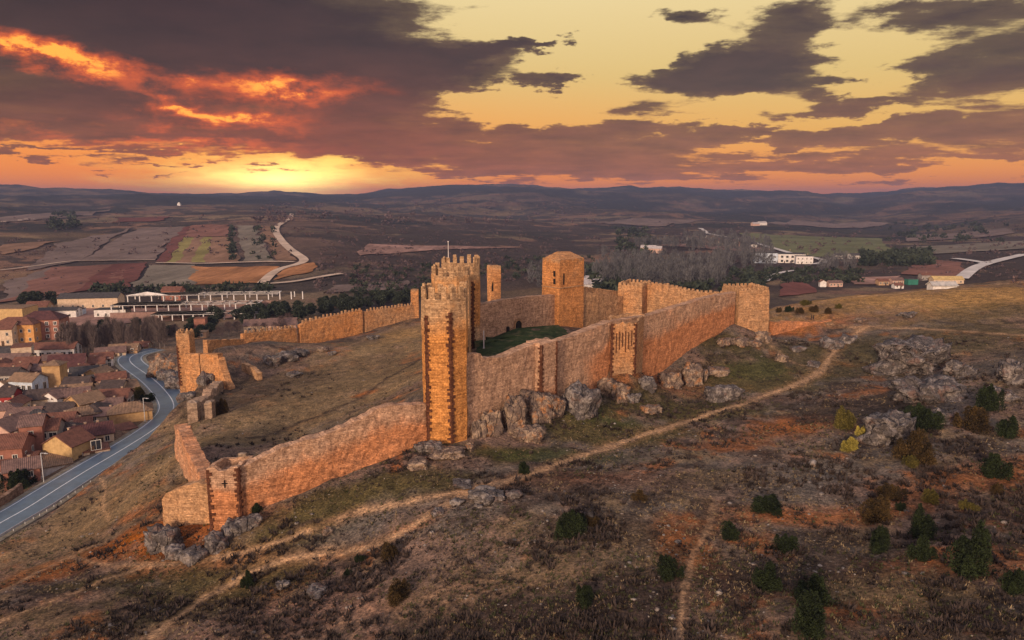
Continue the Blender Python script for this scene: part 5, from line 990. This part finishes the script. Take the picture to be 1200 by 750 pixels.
HOUSES = [ # label, px, py of the eaves centre, w, d, h, yaw, wall, roof, options
 ('pale blue house with tall dark windows in the upper town', 33, 444, 10, 8, 9, -8, 'blue', 'tan', dict(front=(4, 2), ww=1.1, wh=2.0, side=(2, 2))),
 ('crimson house with white window surrounds at the left edge', 4, 462, 9, 8, 8, 10, 'red', 'dark', dict(front=(3, 2), fm=M_WHITEF, ww=1.2, wh=1.6)),
 ('cream house with a long dark sloping roof beside the blue one', 54, 464, 13, 9, 6, 22, 'cream', 'dark', dict(rise=.30, front=(4, 1))),
 ('ochre stone house with a blank gable in mid town', 100, 469, 9, 9, 8, 60, 'ochre', 'tan', dict(front=None, side=(1, 1))),
 ('house with a broad pinkish tiled roof below the cream house', 31, 485, 10, 8, 6, 12, 'cream', 'pink', dict(front=(3, 1))),
 ('wide pale pink gabled house above the brick house', 12, 499, 11, 10, 7, 80, 'pink', 'pink', dict(front=(1, 1), side=(1, 1), rise=.3)),
 ('red brick house at the left edge with a white balcony window', 8, 520, 11, 10, 8, 14, 'brick', 'red', dict(front=(3, 2), side=(2, 2))),
 ('narrow tall brick block between the brick house and the balconies', 40, 495, 6, 8, 11, 18, 'brick', 'pink', dict(front=(1, 3), side=(1, 1))),
 ('house with dark stacked balconies beside the narrow brick block', 54, 500, 8, 8, 9, 18, 'grey', 'red', dict(front=(3, 3), ww=1.6, wh=1.2)),
 ('pink house with two small windows above the dark balconies', 65, 492, 12, 8, 7, 16, 'pink', 'red', dict(front=(4, 1))),
 ('yellow gabled house by the retaining wall', 80, 517, 8.5, 10, 7, 78, 'yellow', 'red', dict(front=(1, 1), side=None, rise=.3)),
 ('low ochre roofed shed with a white curved end wall by the road', 52, 545, 13, 6, 3.2, 36, 'white', 'tan', dict(kind='shed', rise=.2, front=None, side=None, chim=0, door=False)),
 ('house with a dark red roof and cream chimneys next to the yellow house', 108, 506, 11, 9, 6, 34, 'cream', 'maroon', dict(chim=3, front=(3, 1))),
 ('cream garage with a dark gateway at the roadside', 112, 525, 7, 7, 4, 34, 'cream', 'red', dict(kind='flat', front=(1, 1), ww=2.0, wh=2.2, side=None, chim=0)),
 ('large tan stone house with a hipped front at the inside of the road bend', 153, 480, 13, 9, 6.5, 28, 'ochre', 'tan', dict(kind='hip', front=None, side=(2, 1), chim=1)),
 ('peach house with a dark loggia and tiled roof in mid town', 135, 463, 10, 8, 7, 12, 'pink', 'red', dict(front=(1, 1), ww=2.4, wh=1.3)),
 ('reddish stone house in front of the peach house with the loggia', 128, 474, 9, 8, 6, 18, 'brick', 'pink', dict(front=(3, 2))),
 ('white house with two rows of small windows near the road', 120, 419, 9, 8, 6.5, 24, 'white', 'red', dict(front=(3, 2))),
 ('house with a large maroon roof beside the ochre church tower', 80, 427, 14, 11, 6, 20, 'pink', 'maroon', dict(rise=.4, front=(3, 1))),
 ('dark grey roofed house behind the garden trees', 104, 436, 13, 9, 6, 26, 'grey', 'grey', dict(front=(3, 1))), ('old grey roofed barn left of the road curve', 122, 445, 12, 9, 5, 40, 'stone', 'grey', dict(front=(2, 1))),
 ('pale tan roofed house above the road curve', 146, 409, 13, 9, 5, 15, 'tan', 'tan', dict(front=(3, 1))), ('small pink house at the road edge under the curve', 141, 444, 6, 7, 6, 30, 'pink', 'pink', dict(front=(1, 1))),
 ('narrow brown house against the road curve', 148, 453, 7, 8, 6, 45, 'tan', 'tan', dict(front=(2, 1))), ('house with a long red roof at the upper left of the old town', 14, 420, 17, 8, 5, 6, 'cream', 'pink', dict(front=(5, 1))),
 ('dark timber house with a white balcony at the far left', 8, 437, 11, 8, 7, 4, 'grey', 'dark', dict(front=(5, 2), ww=1.2)), ('house with a red tiled roof left of the blue house', 18, 432, 11, 8, 6, 12, 'pink', 'red', dict(front=(3, 1))),
 ('house with a pinkish roof between the blue house and the church tower', 47, 432, 9, 7, 5, -6, 'pink', 'pink', dict(front=(2, 1))), ('white gabled house hiding behind the church tower', 52, 425, 8, 7, 5, 70, 'white', 'pink', dict(front=(1, 1))),
 ('low house with a tan roof below the old barn', 118, 456, 12, 8, 4.5, 24, 'stone', 'tan', dict(front=(3, 1))), ('dark roofed house between the cream and ochre houses', 73, 479, 9, 8, 6.5, 10, 'grey', 'dark', dict(front=(3, 2))),
 ('house with a pale red roof behind the ochre gable', 84, 462, 12, 8, 6, 30, 'tan', 'pink', dict(front=(3, 1))), ('low long red roof along the road wall', 128, 506, 15, 5, 3.6, 50, 'brick', 'red', dict(kind='shed', rise=.18, front=None, side=None, chim=0, door=False)),
 ('little flat roofed annex beside the tan stone house', 134, 492, 6, 5, 3.5, 28, 'white', 'grey', dict(kind='flat', front=(2, 1), side=None, chim=0)), ('row house with a red roof on the street behind the white house', 104, 425, 13, 8, 5.5, 25, 'pink', 'red', dict(front=(3, 1))),
 ('row house with a pink roof uphill of the white house', 130, 412, 13, 8, 5, 25, 'cream', 'pink', dict(front=(3, 1))), ('brown roofed barn at the upper end of the row', 162, 405, 11, 7, 4.5, 10, 'tan', 'red', dict(front=(2, 1))), ('brick outbuilding below the yellow house', 70, 533, 9, 5, 4, 36, 'brick', 'tan', dict(kind='shed', rise=.2, front=None, side=None, chim=0, door=False)),
 ('brick lean to in front of the red brick house', 18, 540, 10, 6, 4.5, 14, 'brick', 'red', dict(kind='shed', rise=.2, front=(2, 1), side=None, chim=0)), ('maroon roofed house in the dip behind the dark balconies', 52, 482, 8, 6, 5, 14, 'pink', 'maroon', dict(front=(3, 1))),
 ('cream block with a red balconied side beyond the old town', 26, 405, 8, 11, 9, 28, 'cream', 'red', dict(kind='flat', front=None, side=(3, 3), chim=0)), ('long low house with white arches beyond the old town', 66, 407, 20, 9, 4.5, 8, 'white', 'red', dict(front=(6, 1), ww=1.6, wh=1.7)), ('dark blue grey shed at the far left beyond the old town', 8, 412, 14, 8, 4, 12, 'grey', 'grey', dict(front=None, side=None, chim=0, door=False))]
MORE = [('small cream house wedged between the blue and crimson houses', 20, 452, 'cream', 'dark'), ('small white house left of the blue house', 12, 450, 'white', 'tan'), ('little ochre house right under the church tower', 68, 446, 'ochre', 'pink'), ('little grey roofed house below the church tower', 78, 446, 'stone', 'grey'),
 ('small pink house between the dark barn and the church tower', 92, 448, 'pink', 'dark'), ('cream cottage above the ochre gable house', 90, 457, 'cream', 'tan'), ('tiny white cottage right of the cream house with the long roof', 72, 462, 'white', 'pink'), ('small tan cottage left of the peach house', 116, 465, 'tan', 'red'),
 ('small dark roofed cottage below the peach house', 112, 479, 'stone', 'dark'), ('tiny cream cottage between the ochre gable and the tan stone house', 124, 484, 'cream', 'pink'), ('pink cottage under the ochre gable house', 96, 484, 'pink', 'tan'), ('cream cottage left of the house with cream chimneys', 88, 497, 'cream', 'red'),
 ('grey cottage behind the yellow house', 76, 503, 'grey', 'dark'), ('small pink cottage at the left edge below the crimson house', 3, 479, 'pink', 'pink'), ('cream cottage right of the crimson house', 18, 472, 'cream', 'red'), ('tan cottage beside the pinkish tiled roof', 44, 487, 'tan', 'grey'),
 ('white cottage under the maroon roof by the church', 92, 434, 'white', 'red'), ('ochre cottage behind the grey roofed barn', 116, 436, 'ochre', 'tan'), ('pink cottage left of the small pink roadside house', 130, 442, 'pink', 'red'), ('small cream house beside the narrow brown roadside house', 134, 452, 'cream', 'dark'),
 ('white fronted cottage on the top left street', 34, 424, 'white', 'red'), ('cream cottage behind the top left street', 2, 427, 'cream', 'red'), ('tan cottage between top left street and maroon roof', 62, 420, 'tan', 'pink'), ('small brick house between the brick house and the retaining wall', 26, 546, 'brick', 'pink')]
for lb, px, py, w_, d_, h_, yaw, wc, rc, kw in HOUSES: house(lb, px, py, w_ * .80, d_ * .80, h_ * .86, yaw, TC[wc], RC[rc], **kw)
rm = random.Random(12)
for lb, px, py, wc, rc in MORE: house(lb, px, py, rm.uniform(6, 8.5), rm.uniform(5, 6.5), rm.uniform(4.8, 6.2), rm.choice((8, 20, 30, 75, 100)), TC[wc], RC[rc], front=(2, 2), side=(2, 1), kind=rm.choice(('gable', 'gable', 'gable', 'hip')), ww=.8, wh=1.1)
ct = house('square ochre church tower rising from the town roofs', 63.5, 427, 5.2, 5.2, 11, 8, TC['ochre'], RC['tan'], kind='hip', rise=.25, front=(1, 1), side=(1, 1), chim=0, door=False, name='church_tower', cat='church tower', z=37, ww=1., wh=1.8)
FARB = [('bright yellow warehouse at the far left edge', 4, 360, 26, 14, 8, 4, 'yellow', 'tan', dict(kind='flat', front=None, side=None, chim=0, door=False)), ('orange apartment house with a red roof at the far left', 21, 379, 17, 10, 8, 8, 'orange', 'red', dict(kind='hip', front=(5, 2))), ('cream apartment house left of the orange one', 3, 384, 12, 10, 7, 8, 'cream', 'red', dict(front=(3, 2))),
 ('dark brick apartment block with white windows', 51, 373, 17, 11, 9, 10, 'brick', 'maroon', dict(kind='hip', front=(5, 3), fm=M_WHITEF, ww=1.2, wh=1.5, rise=.3)), ('long pale warehouse under the red field', 107, 348, 32, 12, 6, 10, 'cream', 'grey', dict(front=(6, 1), side=None, chim=0, rise=.2)), ('low white shed row in front of the warehouse', 62, 363, 26, 8, 4, 8, 'white', 'grey', dict(front=(4, 1), chim=0, rise=.15)),
 ('red roofed hut left of the white shed row', 46, 358, 11, 8, 4.5, 8, 'tan', 'red', dict(front=(2, 1))), ('blue container shed between warehouse and building site', 88, 362, 9, 5, 3.2, 8, 'blue', 'grey', dict(kind='flat', front=None, side=None, chim=0, door=False)), ('small brown house above the building site', 203, 340, 12, 8, 5, 0, 'brick', 'red', dict(front=(3, 1))), ('square brick ruin tower below the building site', 235, 373, 5, 5, 7, 10, 'brick', 'red', dict(kind='flat', front=(1, 1), side=None, chim=0, door=False)),
 ('pink roofed villa in the grove behind the far wall', 331, 379, 13, 9, 5, 10, 'pink', 'pink', dict(front=(3, 1))), ('smaller pink house left of the villa in the grove', 300, 380, 10, 8, 5, 12, 'cream', 'pink', dict(front=(2, 1))), ('roofless pale ruin behind the gatehouse tower', 232, 389, 8, 6, 4, 12, 'stone', 'tan', dict(kind='flat', front=(2, 1), side=None, chim=0, door=False))]
for lb, px, py, w_, d_, h_, yaw, wc, rc, kw in FARB: house(lb, px, py, w_, d_, h_, yaw, TC[wc], RC[rc], **kw)
VALLEY = [('largest white industrial hall in the right hand valley', 918, 297, 40, 22, 9, -12, 'white', 'grey', dict(kind='flat', front=(8, 2), ww=2.2, wh=2.2)), ('blue grey hall left of the largest white one', 897, 296, 22, 20, 10, -12, 'blue', 'grey', dict(kind='flat', front=(4, 2), ww=2)), ('white office block right of the largest hall', 942, 300, 16, 12, 8, -12, 'white', 'grey', dict(kind='flat', front=(4, 2))),
 ('white house above the valley road', 982, 299, 14, 10, 5, 0, 'white', 'grey', dict(front=(3, 1))), ('grey roofed sheds at the end of the valley road', 1001, 299, 18, 12, 5, 10, 'white', 'grey', dict(front=(3, 1))),  ('teal green shed by the red mound', 1068, 327, 12, 9, 5, 0, (.03, .14, .11), 'grey', dict(kind='flat', front=None, side=None, chim=0, door=False)), ('long yellow roofed shed by the red mound', 1109, 327, 34, 12, 4, -4, 'cream', (.50, .36, .16), dict(front=(5, 1), chim=0)), ('white tent roof on the ridge line by the shed', 1104, 334, 13, 6, 1.5, 0, 'white', (.40, .38, .37), dict(front=None, side=None, chim=0, door=False)),
 ('pink house left of the teal shed', 1050, 328, 14, 10, 4, 5, 'pink', 'pink', dict(front=(3, 1))), ('red roofed house furthest left on the valley edge', 1034, 329, 12, 9, 4, 0, 'tan', 'red', dict(front=(3, 1))), ('white fronted house below the red roofed one', 1052, 334, 10, 8, 3, 0, 'white', 'red', dict(front=(2, 1))), ('pinkish terrace above the red field', 978, 331, 16, 8, 4, 4, 'pink', 'pink', dict(front=(4, 1))),
 ('white gable by the dark trees above the red field', 964, 330, 8, 7, 5, 80, 'white', 'red', dict(front=(1, 1))), ('cream villa on the red mound', 1084, 322, 12, 9, 5, 0, 'grey', 'red', dict(front=(3, 1)))]
for lb, px, py, w_, d_, h_, yaw, wc, rc, kw in VALLEY:
    g = G(px, py + 3); k_ = 1. if 'hall' in lb or 'office' in lb else .62; house(lb, px, py, w_ * k_, d_ * k_, h_ * (k_ ** .6), yaw, TC.get(wc, wc), RC.get(rc, rc), z=g[2], **kw)
for i, (px, py) in enumerate([(812,279),(819,277),(826,281),(833,278),(840,282),(847,280),(856,283),(864,283),(872,285),(880,286),(760,290),(768,291),(668,329),(676,331),(684,329),(692,332),(700,328),(885,262),(893,261)]):
    g = G(px, py + 2); grp, where = (('houses of the distant valley village', 'small pale house in the distant valley village') if i < 10 else ('lone farm houses far up the valley', 'tiny pale farm house far across the valley') if i in (10, 11, 17, 18) else ('white roofs behind the keep tower', 'white roofed house in the trees beyond the keep tower'))
    house(where, px, py, random.uniform(13, 20), 10, 5, random.uniform(-25, 25), TC[('white', 'cream', 'pink')[i % 3]], RC[('red', 'grey', 'pink', 'tan')[i % 4]] if i < 10 else (.42, .38, .38), front=(2, 1), side=None, z=g[2], group=grp, chim=0, door=False)
p = G(210, 241); wt = empty('water_tower', p, 0, 'tiny white tower on the left skyline plateau', 'tower'); mb = MB(); mb.box(-4.5, 4.5, -4, 4, -1, 6); mb.box(-2.5, 2.5, -2.5, 2.5, 6, 10); mb.build('walls', wallmat(TC['white']), wt); mb = MB(); mb.box(-2.9, 2.9, -2.9, 2.9, 10, 10.8); mb.build('roof', roofmat(RC['grey']), wt)

# ------------------------------------------------------------------ the unfinished concrete frame
M_FRAMEC = plain('bare_concrete', (.60, .57, .58), .9, .25, .4)
cs = atz(214, 376, 37.); cf = empty('building_site', (cs[0], cs[1], hz(cs[0], cs[1])), R(7), 'unfinished building of bare white concrete floors and columns', 'building')
colm = {}
def column(x, y, z0, z1):
    k = round(z1 - z0, 2)
    if k not in colm: q = MB(); q.box(-.24, .24, -.24, .24, 0, k); colm[k] = q.build('column', M_FRAMEC, link=False).data
    link('column', colm[k], cf, (x, y, z0))
ncol = 0
for x0, x1, y, z0, rows, nc in ((-16, 42, 0, 0.0, 1, 12), (-40, 36, 12, 3.6, 1, 14), (-36, 58, 24, 7.2, 1, 16)):
    for k in range(rows + 1):
        zz = z0 + 3.4 * (k + 1) if k < rows else z0
        sl = MB(); xe = x1 - (14 if y == 24 and k < rows else 0)
        if k == rows: sl.box(x0, xe, y, y + 12.4, zz - .35, zz)
        else:
            for yy in (y, y + 5.5, y + 11.6): sl.box(x0, xe, yy, yy + .5, zz - .35, zz + .05)
            sl.box(x0, x0 + (xe - x0) * .45, y + .5, y + 11.6, zz - .25, zz)
            for q_ in np.linspace(x0 + (xe - x0) * .45 + 3, xe - .3, 7): sl.box(q_ - .2, q_ + .2, y + .5, y + 11.6, zz - .3, zz + .02); sl.build('floor_slab', M_FRAMEC, cf)
    for i in range(nc):
        x = x0 + .6 + (x1 - x0 - 1.2) * i / (nc - 1); column(x, y + .5, z0, z0 + 3.0 + (1.2 if x > x1 - 15 and y == 24 else 0))
        if i % 2 == 0: column(x, y + 11, z0, z0 + 3.0)
gb = MB(); gb.face([(-36, 24, 10.72), (-14, 24, 10.72), (-25, 24, 12.6)]); gb.face([(-36, 24.5, 10.72), (-25, 24.5, 12.6), (-14, 24.5, 10.72)]); gb.face([(-36, 24, 10.72), (-25, 24, 12.6), (-25, 24.5, 12.6), (-36, 24.5, 10.72)]); gb.face([(-25, 24, 12.6), (-14, 24, 10.72), (-14, 24.5, 10.72), (-25, 24.5, 12.6)]); gb.build('gable', M_FRAMEC, cf)
bw = MB(); bw.box(-40, 36, 11.6, 11.9, 0, 3.2); bw.box(-36, 44, 23.6, 23.9, 3.6, 6.7); bw.build('back_wall', wallmat((.24, .15, .13)), cf)
wb = atz(131, 366, 40); house('white site cabin at the left end of the concrete frame', 132, 362, 16, 8, 4, 7, TC['white'], RC['grey'], kind='flat', front=(4, 1), side=None, chim=0, door=False)
quadfield('site_yard', [(40, 384), (300, 372), (318, 356), (70, 362)], FPINK, 14, .15)

# ------------------------------------------------------------------ two walkers on the ridge track
M_CLOTH = plain('dark_clothes', (.025, .022, .028), .9, .2)
M_SKIN = plain('skin', (.42, .24, .17), .6, .1)
def person(px, py, label, rz):
    p = G(px, py); me = bpy.data.meshes.new('person'); s = rz
    vs = [(0,0,.95),(0,0,1.15),(0,0,1.38),(0,0,1.52),(0,.01,1.62),(0,0,1.72),(.10,0,.9),(.11,.12,.5),(.11,.05,.08),(.11,-.10,.05),(-.10,0,.9),(-.11,-.10,.5),(-.11,-.22,.1),(-.11,-.34,.06),(.20,0,1.42),(.25,-.05,1.15),(.25,-.16,.92),(-.20,0,1.42),(-.25,.05,1.15),(-.25,-.02,.9)]
    ed = [(0,1),(1,2),(2,3),(3,4),(4,5),(0,6),(6,7),(7,8),(8,9),(0,10),(10,11),(11,12),(12,13),(2,14),(14,15),(15,16),(2,17),(17,18),(18,19)]
    me.from_pydata(vs, ed, []); o = bpy.data.objects.new('person', me); COL.objects.link(o); o.modifiers.new('skin', 'SKIN'); o.modifiers.new('sub', 'SUBSURF').levels = 1
    rad_ = [.17,.16,.18,.06,.10,.085,.10,.075,.05,.035,.10,.075,.05,.035,.07,.05,.035,.07,.05,.035]
    for v, r_ in zip(me.skin_vertices[0].data, rad_): v.radius = (r_, r_)
    me.skin_vertices[0].data[0].use_root = True; me.materials.append(M_CLOTH); o.location = p; o.rotation_euler = (0, 0, rz); tag(o, label, 'person', None, 'thing')
    hb = bmesh.new(); bmesh.ops.create_uvsphere(hb, u_segments=10, v_segments=8, radius=.115, matrix=Matrix.Translation((0, .02, 1.70)) @ Matrix.Diagonal((.95, 1, 1.1, 1))); hm = bpy.data.meshes.new('hair'); hb.to_mesh(hm); hb.free(); hm.materials.append(M_CLOTH); link('hair', hm, o)
person(950.5, 376, 'left walker in dark clothes on the track by the low ruined wall', 1.2); person(953, 376.2, 'right walker in dark clothes on the track by the low ruined wall', 1.5)

# ------------------------------------------------------------------ the air
hm, t, b_ = material('haze'); t.n.clear(); out_ = t.node('ShaderNodeOutputMaterial'); pv = t.node('ShaderNodeVolumePrincipled'); pv.inputs['Density'].default_value = 0.00013; pv.inputs['Color'].default_value = (.20, .24, .44, 1); pv.inputs['Anisotropy'].default_value = 0.
t.l.new(pv.outputs[0], out_.inputs['Volume']); mb = MB(); zlo = float(gz.min()) - 1; zhi = max(float(gz.max()), 118.) + 4; mb.box(-9700, 9700, -9700, 9700, zlo, zhi); tag(mb.build('haze', hm), kind='stuff')
print('haze', zlo, zhi)
